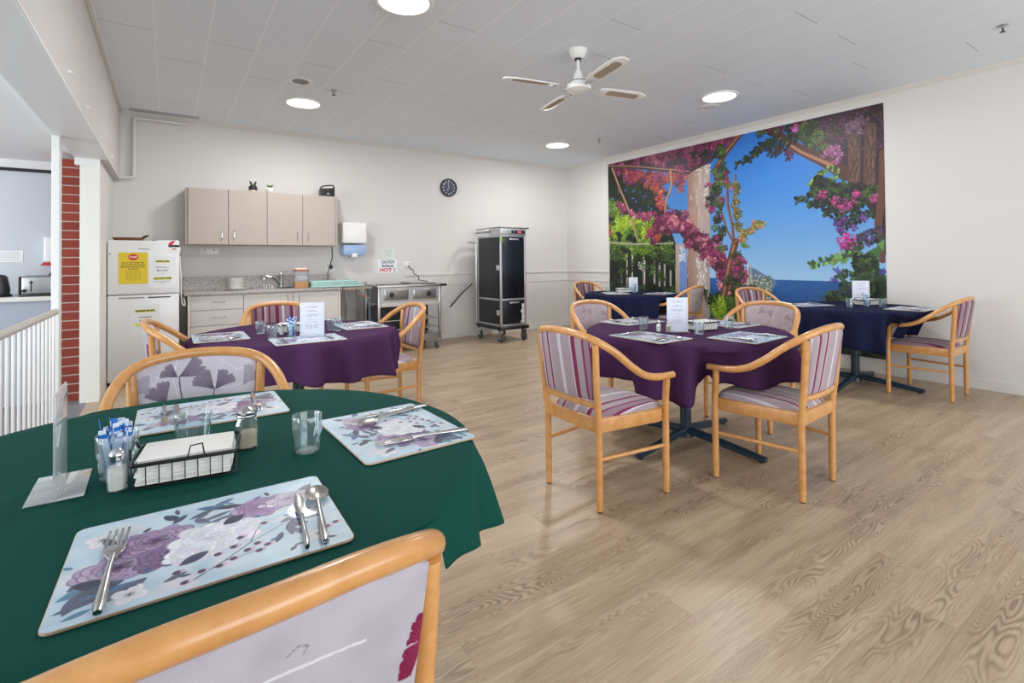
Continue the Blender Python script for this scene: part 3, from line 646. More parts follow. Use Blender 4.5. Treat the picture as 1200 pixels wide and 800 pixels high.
    for pts in ([(1010, 330), (1000, 322), (988, 320), (982, 326)], [(1005, 345), (990, 342), (970, 347)], [(1012, 338), (995, 335), (985, 330)], [(1035, 318), (1025, 325), (1014, 322)]): spray(pts, [(28, 40, 32), (44, 64, 42), (60, 84, 50)], 2.0)
    clump(981, 317, 2.4, 2.4, 20, [(90, 84, 156)]); clump(978, 328, 2.2, 2.2, 18, [(84, 74, 150)]); clump(1034, 318, 2.4, 2.6, 18, [(70, 70, 140)])
    trail([(968, 352), (1000, 352), (1034, 356)], 3, 40, DG, per=26); trail([(965, 385), (1034, 385), (1034, 415), (965, 415)], 8, 130, DG + DG[2:3], per=26)
    a = c.a
    gx = np.linspace(YL, YRt, W); gz = np.linspace(Z1, Z0, H)
    P = np.zeros((H, W, 3)); P[..., 0] = XR - 0.006; P[..., 1] = gx[None, :]; P[..., 2] = gz[:, None]
    me = grid_mesh('mural_panel', P, a)
    me.materials.append(M_['mural'])
    o = tag(put('wall_mural', me), 'large printed mural of blue sea, pink bougainvillea and a column on the right wall', 'mural')
    me2 = MB().box(XR - .0055, XR - .0001, YRt, YL, Z0, Z1).build('backing', M_['white'], o, smooth=0)
mural()

# ------------------------------------------------------------------ chairs
HALF = [(0, -.300, .866), (.10, -.290, .861), (.18, -.268, .845), (.232, -.225, .815), (.264, -.16, .768), (.281, -.08, .702), (.287, .0, .652), (.287, .08, .628), (.286, .16, .621), (.283, .235, .619)]
PATH = [(-a, b, c) for a, b, c in HALF[::-1]] + HALF[1:]
def rail_z(x):
    x = abs(x)
    for (a, b, c), (d, e, f) in zip(HALF, HALF[1:]):
        if x <= d: t = (x - a) / (d - a); return c + (f - c) * t
    return .80
def seat_outline():
    pts = [(-.20, -.225), (.20, -.225), (.253, .16), (.240, .215)]
    for k in range(9):
        x = .225 - .45 * k / 8; pts.append((x, .232 + .018 * (1 - (x / .225) ** 2)))
    pts += [(-.240, .215), (-.253, .16)]
    return pts
def seat_cushion(m):
    n = 33; u = np.linspace(-1, 1, n); U, V = np.meshgrid(u, u)
    vv = V * 0.5 + 0.5
    hw = .187 + .05 * vv; yf = .238 + .014 * (1 - U ** 2); yb = -.205
    r = 1 - 0.10 * (U ** 2 * V ** 2) ** 1.5
    X = U * hw * r; Y = yb + (yf - yb) * (0.5 + (vv - .5) * r)
    edge = (1 - np.abs(U) ** 6) * (1 - np.abs(V) ** 6)
    Zt = .446 + .030 * edge ** 0.5 + .012 * (1 - U ** 2) * (1 - V ** 2); Zb = np.full_like(X, .440)
    b = MB(); bm = b.bm
    top = [[bm.verts.new((X[j, i], Y[j, i], Zt[j, i])) for i in range(n)] for j in range(n)]
    bot = [[bm.verts.new((X[j, i], Y[j, i], Zb[j, i])) for i in range(n)] for j in range(n)]
    for j in range(n - 1):
        for i in range(n - 1):
            bm.faces.new((top[j][i], top[j][i + 1], top[j + 1][i + 1], top[j + 1][i])); bm.faces.new((bot[j][i], bot[j + 1][i], bot[j + 1][i + 1], bot[j][i + 1]))
    for i in range(n - 1):
        for a, c_ in ((top[0][i], top[0][i + 1]),): bm.faces.new((a, bot[0][i], bot[0][i + 1], c_))
        bm.faces.new((top[-1][i + 1], bot[-1][i + 1], bot[-1][i], top[-1][i])); bm.faces.new((top[i + 1][0], bot[i + 1][0], bot[i][0], top[i][0])); bm.faces.new((top[i][-1], bot[i][-1], bot[i + 1][-1], top[i + 1][-1]))
    return b
def backrest_mesh(name, nx, nz, front=None, back=None):
    """one closed padded panel, colours sampled from two canvases when given"""
    u = np.linspace(-1, 1, nx); v = np.linspace(0, 1, nz); U, V = np.meshgrid(u, v)
    hw = .180 + .022 * V; X = U * hw
    zt = np.vectorize(rail_z)(X[-1]) - .012; Z = .535 + (zt[None, :] - .535) * V + 0 * U
    yc = -.228 - (Z - .5) * .12 - .034 * (1 - U ** 2) * (0.5 + .5 * V)
    e = ((1 - np.abs(U) ** 8) * (1 - np.abs(2 * V - 1) ** 8)) ** .5
    Pf = np.stack([X, yc + .004 + .020 * e, Z], -1); Pb = np.stack([X, yc - .004 - .008 * e, Z], -1)
    P = np.concatenate([Pf.reshape(-1, 3), Pb.reshape(-1, 3)]); N = nx * nz; idx = np.arange(N).reshape(nz, nx)
    q = np.stack([idx[:-1, :-1], idx[1:, :-1], idx[1:, 1:], idx[:-1, 1:]], -1).reshape(-1, 4)
    qs = [q, q[:, ::-1] + N]
    loop = list(idx[0, :]) + list(idx[1:, -1]) + list(idx[-1, -2::-1]) + list(idx[-2:0:-1, 0])
    L = len(loop); qs.append(np.array([[loop[i], loop[(i + 1) % L], loop[(i + 1) % L] + N, loop[i] + N] for i in range(L)]))
    q = np.concatenate(qs)
    me = bpy.data.meshes.new(name); me.vertices.add(len(P)); me.vertices.foreach_set('co', P.reshape(-1).astype(np.float32))
    me.loops.add(len(q) * 4); me.loops.foreach_set('vertex_index', q.reshape(-1).astype(np.int32)); me.polygons.add(len(q)); me.polygons.foreach_set('loop_start', np.arange(0, len(q) * 4, 4, dtype=np.int32))
    me.update(calc_edges=True); me.polygons.foreach_set('use_smooth', [True] * len(q))
    if front is not None:
        def samp(cv): j = np.clip(((1 - V) * cv.H).astype(int), 0, cv.H - 1); i = np.clip(((U + 1) / 2 * cv.W).astype(int), 0, cv.W - 1); return cv.a[j, i].reshape(-1, 3)
        set_col(me, np.concatenate([samp(front), samp(back)]))
    return me
def fan(c, x, y, R, ang, spread, col, vein, st=None):
    """ginkgo leaf: notched fan"""
    pts = [(x, y)]
    for k in range(25):
        t = -1 + 2 * k / 24; rr = R * (1 - .10 * abs(t) ** 3 + .035 * math.sin(t * 21)) * (0.72 + .28 * min(1, abs(t) / .12))
        a = ang + spread * t; pts.append((x + rr * math.cos(a), y + rr * math.sin(a)))
    c.poly(pts, col)
    for k in range(13):
        a = ang + spread * (-.92 + 1.84 * k / 12); c.line([(x, y), (x + R * .86 * math.cos(a), y + R * .86 * math.sin(a))], .9, vein, al=.8)
    if st: c.line([(x, y)] + st, 2.2, vein)
def floral_canvases():
    W, H = 220, 180; r = random.Random(5)
    base = (202, 198, 210); lf = (140, 131, 150); vn = (96, 86, 106)
    f1 = Canvas(W, H, base, 2); f1.noise(.05, 9, 3)
    for pts in ([(150, 0), (158, 40), (150, 80), (165, 120), (158, 180)], [(20, 60), (60, 74), (90, 60)], [(180, 20), (200, 60), (215, 110)], [(0, 20), (40, 30), (70, 10)], [(120, 100), (170, 96), (215, 70)]): f1.line(pts, 2.4, (222, 219, 228), al=.8)
    fan(f1, 147, 38, 50, math.radians(-156), .56, lf, vn, [(146, 60), (143, 84), (140, 98)]); fan(f1, 150, 38, 34, math.radians(-42), .55, lf, vn)
    fan(f1, 82, 74, 48, math.radians(-48), .54, lf, vn, [(84, 92), (88, 120)]); fan(f1, 80, 74, 46, math.radians(-128), .54, lf, vn)
    fan(f1, 172, 90, 50, math.radians(-68), .58, lf, vn, [(166, 110), (168, 150)])
    fan(f1, 26, 66, 51, math.radians(-120), .5, (170, 164, 180), (156, 150, 168)); fan(f1, 40, 150, 56, math.radians(-100), .5, lf, vn); fan(f1, 120, 150, 51, math.radians(-60), .5, lf, vn)
    fan(f1, 200, 60, 44, math.radians(-60), .6, (178, 172, 188), (160, 154, 172))
    b1 = Canvas(W, H, (176, 171, 182), 2); b1.noise(.06, 12, 6)
    b1.line([(x, 34 + 22 * ((x - 110) / 110) ** 2 - (8 if x < 110 else 0) * 0) for x in range(0, 175, 8)], 2.0, (216, 214, 226), al=.9)
    # magenta half leaf on the sitter's right side of the back (image right from behind)
    for yy in range(0, 1): pass
    for k, (ang, R) in enumerate([(-2.55, 34), (-2.25, 40), (-1.95, 44), (-2.85, 34), (2.95, 38), (2.6, 46), (2.35, 54), (2.15, 50)]):
        x0, y0 = 224, 66; R *= .62
        pts = [(x0, y0)] + [(x0 + R * (1 - .1 * abs(t)) * math.cos(ang + .19 * t), y0 + R * (1 - .1 * abs(t)) * math.sin(ang + .19 * t)) for t in (-1, -.5, 0, .5, 1)]
        b1.poly(pts, (118, 18, 62))
    for k in range(14):
        a = 1.95 + k * .19; b1.line([(224, 66), (224 + 21 * math.cos(a), 66 + 21 * math.sin(a))], .6, (176, 76, 116), al=.6)
    [b1.line([(60, 50), (60 + 34 * math.cos(q_), 50 + 34 * math.sin(q_) * .7)], .7, (138, 130, 146), al=.8) for q_ in (-.9, -.7, -.5, -.3, -.1)]; b1.line([(118, 24), (124, 20), (130, 22), (127, 27)], .8, (120, 114, 130), al=.8); b1.ell(96, 58, 3, 1.5, -.8, (146, 132, 130))
    f2 = Canvas(W, H, (186, 170, 176)); f2.noise(.08, 14, 8)
    for k in range(7): fan(f2, r.uniform(10, 210), r.uniform(20, 170), r.uniform(26, 42), r.uniform(-2.8, -.3), .55, (168, 150, 160), (156, 138, 150))
    b2 = Canvas(W, H, (176, 162, 162)); b2.noise(.07, 14, 9); fan(b2, 150, 90, 40, -2.2, .5, (150, 138, 142), (136, 124, 130)); fan(b2, 70, 130, 40, -1, .5, (156, 144, 148), (136, 124, 130))
    return f1, b1, f2, b2
F1, B1, F2, B2 = floral_canvases()
ME_BACK = {'floral': backrest_mesh('backrest', 301, 241, F1, B1), 'plain_floral': backrest_mesh('backrest', 101, 81, F2, B2), 'stripe': backrest_mesh('backrest', 41, 31), 'stripe_dark': backrest_mesh('backrest', 41, 31)}
for k, v in ME_BACK.items(): v.materials.append(M_['floral'] if 'floral' in k else M_[k])
ME_SEAT = {}
for k in ME_BACK:
    o = seat_cushion(0).build('seat', M_['floral_seat'] if 'floral' in k else M_[k], smooth=60); ME_SEAT[k] = o.data; bpy.data.objects.remove(o)
def mk(f): o = f; d = o.data; bpy.data.objects.remove(o); return d
SP = spline(PATH, 6)
ME_RAIL = mk(MB().tube(SP, [.0185 if 8 < i < len(SP) - 8 else .0170 for i in range(len(SP))], 16, sx=1.0).build('top_rail', M_['beech'], smooth=50))
def rear_leg(s): return MB().tube(spline([(s * .195, -.215, .006), (s * .196, -.215, .25), (s * .198, -.217, .42), (s * .205, -.236, .60), (s * .214, -.250, .812)], 4), [.0150] + [.0172] * 15 + [.0160], 14).build('leg', M_['beech'], smooth=50)
def front_leg(s): return MB().tube(spline([(s * .250, .213, .006), (s * .251, .213, .25), (s * .252, .212, .43), (s * .264, .200, .52), (s * .284, .186, .612)], 4), [.0150] + [.0175] * 15 + [.0150], 14).build('leg', M_['beech'], smooth=50)
ME_LEG = [mk(rear_leg(1)), mk(rear_leg(-1)), mk(front_leg(1)), mk(front_leg(-1))]
ME_GL = [mk(MB().lathe([(0, 0), (.012, 0), (.013, .006), (0, .006)], 12, (x, y, 0)).build('glide', M_['black'])) for x, y in ((.195, -.215), (-.195, -.215), (.25, .213), (-.25, .213))]
def ring():
    o_ = seat_outline(); b = MB(); b.prism(o_, .378, .444, .004); return b
ME_FRAME = mk(ring().build('seat_frame', M_['beech'], smooth=40))
ME_LOW = mk(MB().tube([(-.195, -.226, .512), (-.1, -.238, .512), (0, -.243, .512), (.1, -.238, .512), (.195, -.226, .512)], .0155, 10, sx=.62).build('back_rail', M_['beech'], smooth=50))
ME_STR = [mk(MB().tube([(s * .196, -.214, .25), (s * .25, .212, .25)], .0105, 10).build('stretcher', M_['beech'], smooth=50)) for s in (1, -1)]
CHAIRS = []
def chair(kind, label, x, y, rz, group=None):
    CHAIRS.append((x, y, rz))
    t = thing('dining_chair', label, 'chair', (x, y, 0), rz, group or 'beech dining chairs around the tables')
    put('seat', ME_SEAT[kind], t); put('backrest', ME_BACK[kind], t); put('top_rail', ME_RAIL, t)
    for me, g in zip(ME_LEG, ME_GL): l = put('leg', me, t); put('glide', g, l)
    put('seat_frame', ME_FRAME, t); put('back_rail', ME_LOW, t)
    for me in ME_STR: put('stretcher', me, t)
    return t
chair('stripe', 'striped beech armchair with its back to us left of the middle purple table', 1.935, 1.97, -90)
chair('stripe', 'striped beech armchair on the near right side of the middle purple table, cloth on seat', 2.79, 1.485, 4)
chair('stripe_dark', 'dark striped beech armchair beside the blank right wall, at the nearer navy table', 5.60, 1.60, 0)
chair('floral', 'beech armchair with grey ginkgo leaf fabric facing the camera across the green table', .10, 2.05, 180)
chair('floral', 'beech armchair cut off by the bottom edge, lilac back with a magenta leaf', .065, .872, 4)
chair('plain_floral', 'faded pink floral armchair on the far left side of the middle purple table', 2.93, 2.85, 180)
chair('plain_floral', 'faded pink floral armchair on the mural side of the middle purple table', 3.66, 2.12, 90)
chair('stripe', 'striped beech armchair at the kitchen-side purple table, in front of the hot trolley', 1.40, 3.85, 90)
chair('stripe_dark', 'magenta striped beech armchair behind the kitchen-side purple table, before the kitchen cupboards', .77, 4.45, 180)
chair('floral', 'ginkgo patterned beech armchair in front of the fridge', .175, 3.73, -92)
chair('stripe_dark', 'striped beech armchair in the far corner, left of the distant navy table', 5.42, 5.62, 182)
chair('plain_floral', 'beech armchair with faded floral back on the near right side of the distant navy table', 5.58, 4.25, 12)
chair('stripe_dark', 'beech armchair with striped back close to the mural, behind the nearer navy table', 5.62, 3.05, 168)

# ------------------------------------------------------------------ tables and cloths
def ang_interp(pts):
    pts = sorted((a % 360, z) for a, z in pts)
    def f(a):
        a %= 360; P = [(pts[-1][0] - 360, pts[-1][1])] + pts + [(pts[0][0] + 360, pts[0][1])]
        for (a0, z0), (a1, z1) in zip(P, P[1:]):
            if a0 <= a <= a1:
                t = (a - a0) / (a1 - a0 + 1e-9); t = t * t * (3 - 2 * t); return z0 + (z1 - z0) * t
        return z0
    return f
def lift(cx, cy, R, pf):
    need = []
    for x, y, rz in CHAIRS:
        if math.hypot(x - cx, y - cy) > R + .55: continue
        a = math.radians(rz); c, s = math.cos(a), math.sin(a)
        pts = [(p[0], p[1], p[2] + .030, 2.5) for p in SP] + [(u * .05, v * .05, .503, 3.0) for u in range(-5, 6) for v in range(-4, 6)]
        for u, v, z, wd in pts:
            wx, wy = x + c * u - s * v - cx, y + s * u + c * v - cy; d = math.hypot(wx, wy); an = math.degrees(math.atan2(wy, wx)); rr = R - pf(an)
            if rr - .030 < d < rr + .065 and z < .735: need.append((an, z, wd))
    def f(a, h):
        for b, z, wd in need:
            dd = abs((a - b + 180) % 360 - 180)
            if dd < wd + 4.5 and z > h: k = 1 if dd < wd else 1 - (dd - wd) / 4.5; h = max(h, h + (z - h) * k * k * (3 - 2 * k))
        return h
    return f
def cloth(name, label, m, cx, cy, R, top, hem, seed=1, amp=.03, bulge=(), pull=((0, 0),), n=300):
    r = random.Random(seed); hf0 = ang_interp(hem); pf = ang_interp(list(pull)); lf = lift(cx, cy, R, pf); HT = [lf(360 * i / n, hf0(360 * i / n)) for i in range(n)]
    hf = lambda a: HT[int(round(a / 360 * n)) % n]
    ph = [(k, r.uniform(0, 6.28), r.uniform(.5, 1)) for k in (9, 13, 17, 22)]
    bf = ang_interp(list(bulge)) if bulge else (lambda a: 0)
    rings = 13; vs = []; fs = []
    b = MB(); bm = b.bm; grid = []
    prof = [(0.0, 0)] + [(R * q, 0) for q in (.25, .5, .75, .93, .985)]
    for kind in range(len(prof) + rings):
        row = []
        for i in range(n):
            a = 360 * i / n; th = math.radians(a)
            if kind < len(prof):
                rr, z = prof[kind][0], top + .0012 * math.sin(5 * th + kind) * (kind > 1)
            else:
                t = (kind - len(prof) + 1) / rings
                f = sum(w_ * math.sin(k * th + p) for k, p, w_ in ph) / 2.4; f = max(-.5, f) if f < 0 else f ** .8
                tt = max(0, t - .05) ** .8
                rr = R + .004 + .010 * min(1, t * 6) + tt * amp * (.35 + f) * min(1, (top - hf(a)) / .18) + max(0, t - .13) ** .8 * bf(a) - pf(a) * (max(0, t - .13) / .87) ** .6
                z = top - (top - hf(a) - .008 * math.sin(9 * th + seed)) * t
                if t < .12: z = top - (.010)
                dz = min(1, max(0, top - z - .036) / .29)
                rr = R + .004 + .010 * min(1, t * 6) + tt * amp * (.35 + f) * min(1, (top - hf(a)) / .18) + dz ** .8 * bf(a) - pf(a) * dz ** .6
            if kind == 0: rr = 0.001
            row.append(bm.verts.new((rr * math.cos(th), rr * math.sin(th), z)))
        grid.append(row)
    for a, c_ in zip(grid, grid[1:]):
        for i in range(n): bm.faces.new((a[i], a[(i + 1) % n], c_[(i + 1) % n], c_[i]))
    bm.faces.new(grid[0][::-1])
    bmesh.ops.recalc_face_normals(bm, faces=bm.faces)
    o = b.build('tablecloth', m, None, smooth=60, loc=(cx, cy, 0), recalc=False)
    sd = o.modifiers.new('thickness', 'SOLIDIFY'); sd.thickness = .0015; sd.offset = -1
    return tag(o, label, 'tablecloth')
def table(label, cx, cy, R, rz=5):
    t = thing('dining_table', label, 'table', (cx, cy, 0), rz, 'round pedestal dining tables')
    MB().lathe([(0, .715), (R - .022, .715), (R - .014, .72), (R - .012, .736), (R - .02, .7415), (0, .7415)], 64).build('table_top', M_['cab_low'], t)
    MB().lathe([(0, .03), (.055, .03), (.05, .06), (.036, .075), (.036, .69), (.09, .70), (.09, .716), (0, .716)], 24).build('column', M_['tablebase'], t)
    for k in range(4):
        a = k * PI / 2; c, s = math.cos(a), math.sin(a)
        pts = [(c * d, s * d, z) for d, z in ((.03, .07), (.12, .065), (.3, .045), (.46, .028), (.53, .022))]
        MB().tube(pts, [.026, .026, .024, .021, .017], 10, sx=1.15).build('foot', M_['tablebase'], t)
        g = MB().lathe([(0, 0), (.016, 0), (.016, .012), (0, .012)], 12, (c * .50, s * .50, 0)).build('glide', M_['black'], t)
    return t
T = {'green': (.04, 1.44, .68), 'pl': (.74, 3.70, .64), 'pr': (2.88, 2.14, .64), 'nf': (5.51, 2.14, .585), 'nb': (5.42, 4.90, .64)}
table('round pedestal table hidden beneath the dark green cloth in the left foreground', *T['green'])
table('round pedestal table beneath the purple cloth in front of the kitchen', *T['pl'])
table('round table on a dark four-footed pedestal beneath the middle purple cloth', *T['pr'])
table('round table on a dark pedestal beneath the navy cloth beside the right wall', *T['nf'])
table('round pedestal table beneath the navy cloth at the far end of the mural', *T['nb'])
cloth('g', 'dark green tablecloth over the round table in the left foreground', M_['green_cloth'], *T['green'], .7455, [(0, .53), (333, .565), (322, .59), (308, .62), (290, .65), (270, .66), (240, .66), (180, .58), (90, .55), (45, .53)], 3, .055, [(0, 0), (120, -.02), (180, -.04), (240, 0), (300, .0)])
cloth('pl', 'purple tablecloth over the round table in front of the kitchen bench', M_['purple_cloth'], *T['pl'], .7455, [(0, .50), (320, .47), (290, .50), (250, .53), (180, .5), (90, .5)], 5, .085)
cloth('pr', 'purple tablecloth over the round table in the middle of the room', M_['purple_cloth'], *T['pr'], .7455,
      [(0, .46), (335, .42), (310, .47), (290, .51), (262, .50), (244, .495), (222, .415), (226, .50), (230, .56), (235, .47), (240, .455), (215, .41), (203, .42), (185, .44), (150, .42), (90, .5), (45, .46)], 8, .07, [(0, 0), (150, 0), (185, -.035), (206, -.035), (220, 0)], [(0, 0), (219, 0), (225, .21), (237, .20), (250, .04), (262, 0), (285, .02), (296, .1), (308, 0)])
cloth('nf', 'navy tablecloth over the round table beside the right wall, in front of the mural', M_['navy_cloth'], *T['nf'], .7455, [(0, .56), (300, .49), (270, .50), (240, .44), (225, .40), (190, .42), (160, .46), (90, .5)], 2, .06, [(0, 0)], [(0, .05), (180, 0), (220, .0), (229, .24), (238, .28), (255, .27), (285, .24), (312, .20), (326, .18), (345, .05)])
cloth('nb', 'navy tablecloth over the distant round table in the far corner by the mural', M_['navy_cloth'], *T['nb'], .7455, [(0, .5), (180, .45), (225, .42), (270, .5)], 4, .06)
TOP = .7475

# ------------------------------------------------------------------ placemats
def placemat_canvas():
    W, H = 400, 300; c = Canvas(W, H, (190, 212, 226)); c.noise(.10, 7, 2, (1, .8, .6)); c.noise(.06, 18, 4, (1, .9, .9)); r = random.Random(11)
    for k in range(60): c.ell(r.uniform(0, W), r.uniform(0, H), r.uniform(10, 34), r.uniform(8, 22), r.uniform(0, 3), r.choice([(222, 224, 232), (236, 216, 216), (176, 204, 222), (214, 226, 232)]), .35, soft=10)
    def branch(pts, col, w=2): c.line(pts, w, col, 1)
    def lf(x, y, L, w_, a, col): c.leaf(x, y, L, w_, a, col); c.line([(x, y), (x + L * .9 * math.cos(a), y + L * .9 * math.sin(a))], .8, tuple(v * .75 for v in col), al=.8)
    slate = [(72, 78, 104), (88, 96, 120), (104, 112, 132), (60, 62, 88)]; teal = [(92, 130, 160), (70, 104, 140)]
    # leaves behind the flowers
    for x, y, L, w_, a in ((170, 120, 95, 11, -.35), (230, 92, 80, 8, -.75), (240, 60, 70, 10, -2.7), (232, 122, 60, 20, 2.9), (250, 130, 50, 18, 1.9), (60, 170, 60, 12, 2.4), (70, 200, 70, 14, 2.7), (40, 215, 60, 12, 1.9), (110, 232, 60, 14, 2.5), (30, 250, 70, 9, -.25),
                            (150, 60, 40, 9, -2.2), (140, 72, 36, 7, -.9), (165, 70, 50, 7, -.5), (310, 150, 60, 8, .3), (320, 165, 50, 9, 1.2), (330, 170, 46, 8, 2.1), (200, 45, 50, 8, -.6), (350, 70, 44, 10, -.8), (372, 95, 40, 9, .6), (120, 140, 60, 8, -.1)):
        lf(x, y, L, w_, a, vary(r.choice(slate + teal), 10, r))
    def petal(x, y, a, L, W_, dark, light, edge=None):
        ca, sa = math.cos(a), math.sin(a)
        if edge: c.ell(x + ca * L * .52, y + sa * L * .52, L * .56 + .8, W_ * .56 + .8, a, edge, .8, 1.2)
        c.ell(x + ca * L * .5, y + sa * L * .5, L * .55, W_ * .55, a, light, 1, 1.2)
        c.ell(x + ca * L * .22, y + sa * L * .22, L * .5, W_ * .42, a, dark, .55, L * .22)
        for t in (-.34, -.17, 0, .17, .34): c.line([(x, y), (x + L * .93 * math.cos(a + t), y + L * .93 * math.sin(a + t))], .7, dark, al=.32)
    def peony(cx, cy, R, n, dark, light, core, edge=None, sq=.72):
        for q, m_, o_ in ((1, n, 0), (.80, n - 1, .3), (.60, n - 3, .1), (.40, 5, .5)):
            for k in range(m_):
                a = 2 * PI * k / m_ + o_ + r.uniform(-.22, .22); b0 = .12 * R
                li = vary(light, 14, r); dk = vary(dark, 14, r)
                petal(cx + b0 * math.cos(a), cy + b0 * math.sin(a) * sq, math.atan2(math.sin(a) * sq, math.cos(a)), R * q * r.uniform(.82, 1.02) * (1 if abs(math.cos(a)) > .5 else sq + .1), R * .62 * q ** .6, dk, li, edge)
        c.ell(cx, cy, R * .13, R * .10, 0, core, .9, 2)
        for k in range(9): a = r.uniform(0, 6.28); c.ell(cx + R * .12 * math.cos(a), cy + R * .1 * math.sin(a), 1.6, 1.2, 0, tuple(min(255, v + 40) for v in core), .8)
    PD, PL = (76, 56, 90), (166, 146, 180); WD, WL = (196, 200, 216), (232, 232, 240); we = (200, 206, 222)
    peony(72, 178, 52, 10, PD, (184, 168, 198), (62, 42, 74), (112, 88, 126)); peony(118, 118, 50, 10, PD, PL, (66, 38, 70), (104, 70, 112)); peony(140, 178, 46, 9, (68, 48, 82), (142, 116, 156), (56, 36, 66), (84, 62, 96))
    peony(205, 160, 60, 11, WD, WL, (214, 206, 218), we); peony(172, 196, 40, 9, WD, WL, (222, 210, 216), we); peony(240, 128, 34, 8, WD, WL, (220, 212, 222), we)
    peony(282, 88, 46, 10, (112, 84, 130), (172, 144, 186), (226, 216, 228), (110, 76, 118)); petal(292, 96, -.3, 26, 20, (222, 214, 226), (240, 238, 244)); peony(330, 82, 34, 9, (150, 130, 154), (206, 196, 212), (120, 100, 124), (140, 116, 144))
    for fx, fy, fr in ((42, 66, 24), (92, 266, 22), (370, 150, 20), (352, 250, 16)):
        for k in range(4): petal(fx, fy, k * PI / 2 + .5, fr, fr * .8, (208, 210, 220), (232, 230, 234), (196, 200, 212))
        for k in range(8): a = k * .8; c.line([(fx, fy), (fx + 6 * math.cos(a), fy + 6 * math.sin(a))], 1.2, (92, 92, 96))
    # berries on stems
    branch([(160, 285), (210, 250), (250, 215), (300, 185), (345, 160)], (62, 60, 86), 2.5); branch([(250, 215), (262, 180), (275, 160)], (62, 60, 86), 1.6); branch([(210, 250), (250, 248), (280, 240)], (62, 60, 86), 1.5)
    for x, y in ((160, 280), (182, 262), (150, 245), (205, 225), (228, 215), (246, 238), (262, 225), (240, 190), (280, 160), (262, 250), (276, 238), (372, 235), (388, 228), (205, 262), (225, 252)):
        c.ell(x, y, 9, 6.5, -.3, vary((206, 190, 206), 8, r), 1, 1.2); c.ell(x - 3, y - 1, 5.5, 5, -.3, (74, 52, 84), .95, 1.2)
    for x, y, a in ((318, 205, 1.2), (300, 210, 2.0), (312, 196, 0.1), (130, 262, -.4), (52, 132, -1.2), (44, 66, 1), (20, 284, -.3)): lf(x, y, 34, 6, a, vary(r.choice(slate + teal), 10, r))
    for x, y, L, w_, a in ((250, 104, 40, 13, 2.6), (180, 92, 60, 6, -.35), (20, 196, 48, 12, .5), (30, 232, 54, 13, -.2), (8, 262, 64, 8, -.25), (150, 226, 46, 11, -.5), (196, 100, 34, 9, -2.3), (330, 178, 44, 7, .1), (318, 186, 44, 7, 1.7), (300, 176, 36, 6, -.5), (252, 60, 44, 9, -2.9), (60, 96, 30, 6, -2.2)): lf(x, y, L, w_, a, vary(r.choice(slate), 8, r))
    for k in range(16): x, y = r.uniform(10, 390), r.uniform(10, 290); lf(x, y, r.uniform(14, 26), 4, r.uniform(0, 6.28), vary(r.choice(slate + teal), 12, r))
    return c
def placemat_mesh():
    c = placemat_canvas(); W, H = 401, 301
    gx = np.linspace(-.2, .2, W); gy = np.linspace(.15, -.15, H); X, Y = np.meshgrid(gx, gy)
    P = np.zeros((H, W, 3)); P[..., 0] = X; P[..., 1] = Y; P[..., 2] = .0044
    col = c.a[np.clip(np.arange(H), 0, 299)][:, np.clip(np.arange(W), 0, 399)]
    ax = np.abs(X[:-1, :-1] + .0005); ay = np.abs(Y[:-1, :-1] - .0005); dx = np.maximum(0, ax - .186); dy = np.maximum(0, ay - .136)
    keep = np.hypot(dx, dy) < .0135
    me = grid_mesh('printed_face', P, col, keep); me.materials.append(M_['print']); return me
ME_PRINT = placemat_mesh()
ME_BOARD = mk(MB().prism(rrect(-.2005, .2005, -.1505, .1505, .015), 0, .0042, .0008).build('board', M_['cork']))
def placemat(x, y, rz, label):
    t = thing('placemat', label, 'placemat', (x, y, TOP), rz, 'floral placemats on the tables')
    put('board', ME_BOARD, t); put('printed_face', ME_PRINT, t); return t
MZ = TOP + .0046
# ------------------------------------------------------------------ cutlery
def cut_handle(b, L=.095, mi=0):
    b.tube([(0, 0, .0035), (0, .02, .0045), (0, .05, .005), (0, .075, .006), (0, L, .009)], [.0062, .0058, .0046, .003, .0024], 10, sx=1.0)
    return b
def mk_knife():
    b = MB(); b.tube([(0, -.004, .007), (0, .01, .008), (0, .05, .008), (0, .085, .007), (0, .10, .006)], [.0045, .0072, .0062, .0045, .0042], 12, sx=.75)
    b.prism([(-.0055, .100), (.0055, .100), (.0085, .13), (.0095, .155), (.006, .175), (0, .188), (-.0065, .165), (-.0075, .13)], .0045, .0068, .0006)
    return b
def bowl(b, y0, L, W, d=.006, zb=.003):
    n = 12; m = 9; g = []
    for j in range(n + 1):
        t = j / n; w_ = W * math.sin(PI * min(1, max(0.0, t * .96 + .02))) ** .55 * (1 - .12 * (1 - t)); row = []
        for i in range(m):
            s_ = -1 + 2 * i / (m - 1); dd = d * (1 - s_ * s_) * math.sin(PI * t) ** .6
            row.append(b.bm.verts.new((w_ * s_, y0 + L * t, zb + d - dd + .001)))
        g.append(row)
    for a, c_ in zip(g, g[1:]):
        for i in range(m - 1): b.bm.faces.new((a[i], a[i + 1], c_[i + 1], c_[i]))
    return b
def mk_spoon():
    b = MB(); b.tube([(0, -.004, .005), (0, .01, .006), (0, .045, .0075), (0, .085, .009), (0, .118, .008)], [.004, .0062, .005, .0032, .0036], 12, sx=1.0); bowl(b, .112, .058, .0195); return b
def mk_fork():
    b = MB(); b.tube([(0, -.004, .005), (0, .01, .006), (0, .04, .0068), (0, .08, .0085), (0, .115, .007)], [.004, .0062, .0052, .0034, .0036], 12)
    b.prism([(-.0036, .108), (.0036, .108), (.0105, .125), (.0118, .140), (-.0118, .140), (-.0105, .125)], .005, .0072, .0006)
    for k in range(4):
        x = -.0102 + .0068 * k; b.box(x - .0017, x + .0017, .137, .190, .0052, .0070, .0005)
    return b
def scl(me, k, w_=1.0):
    me.transform(Matrix.Diagonal((w_, k, 1, 1))); return me
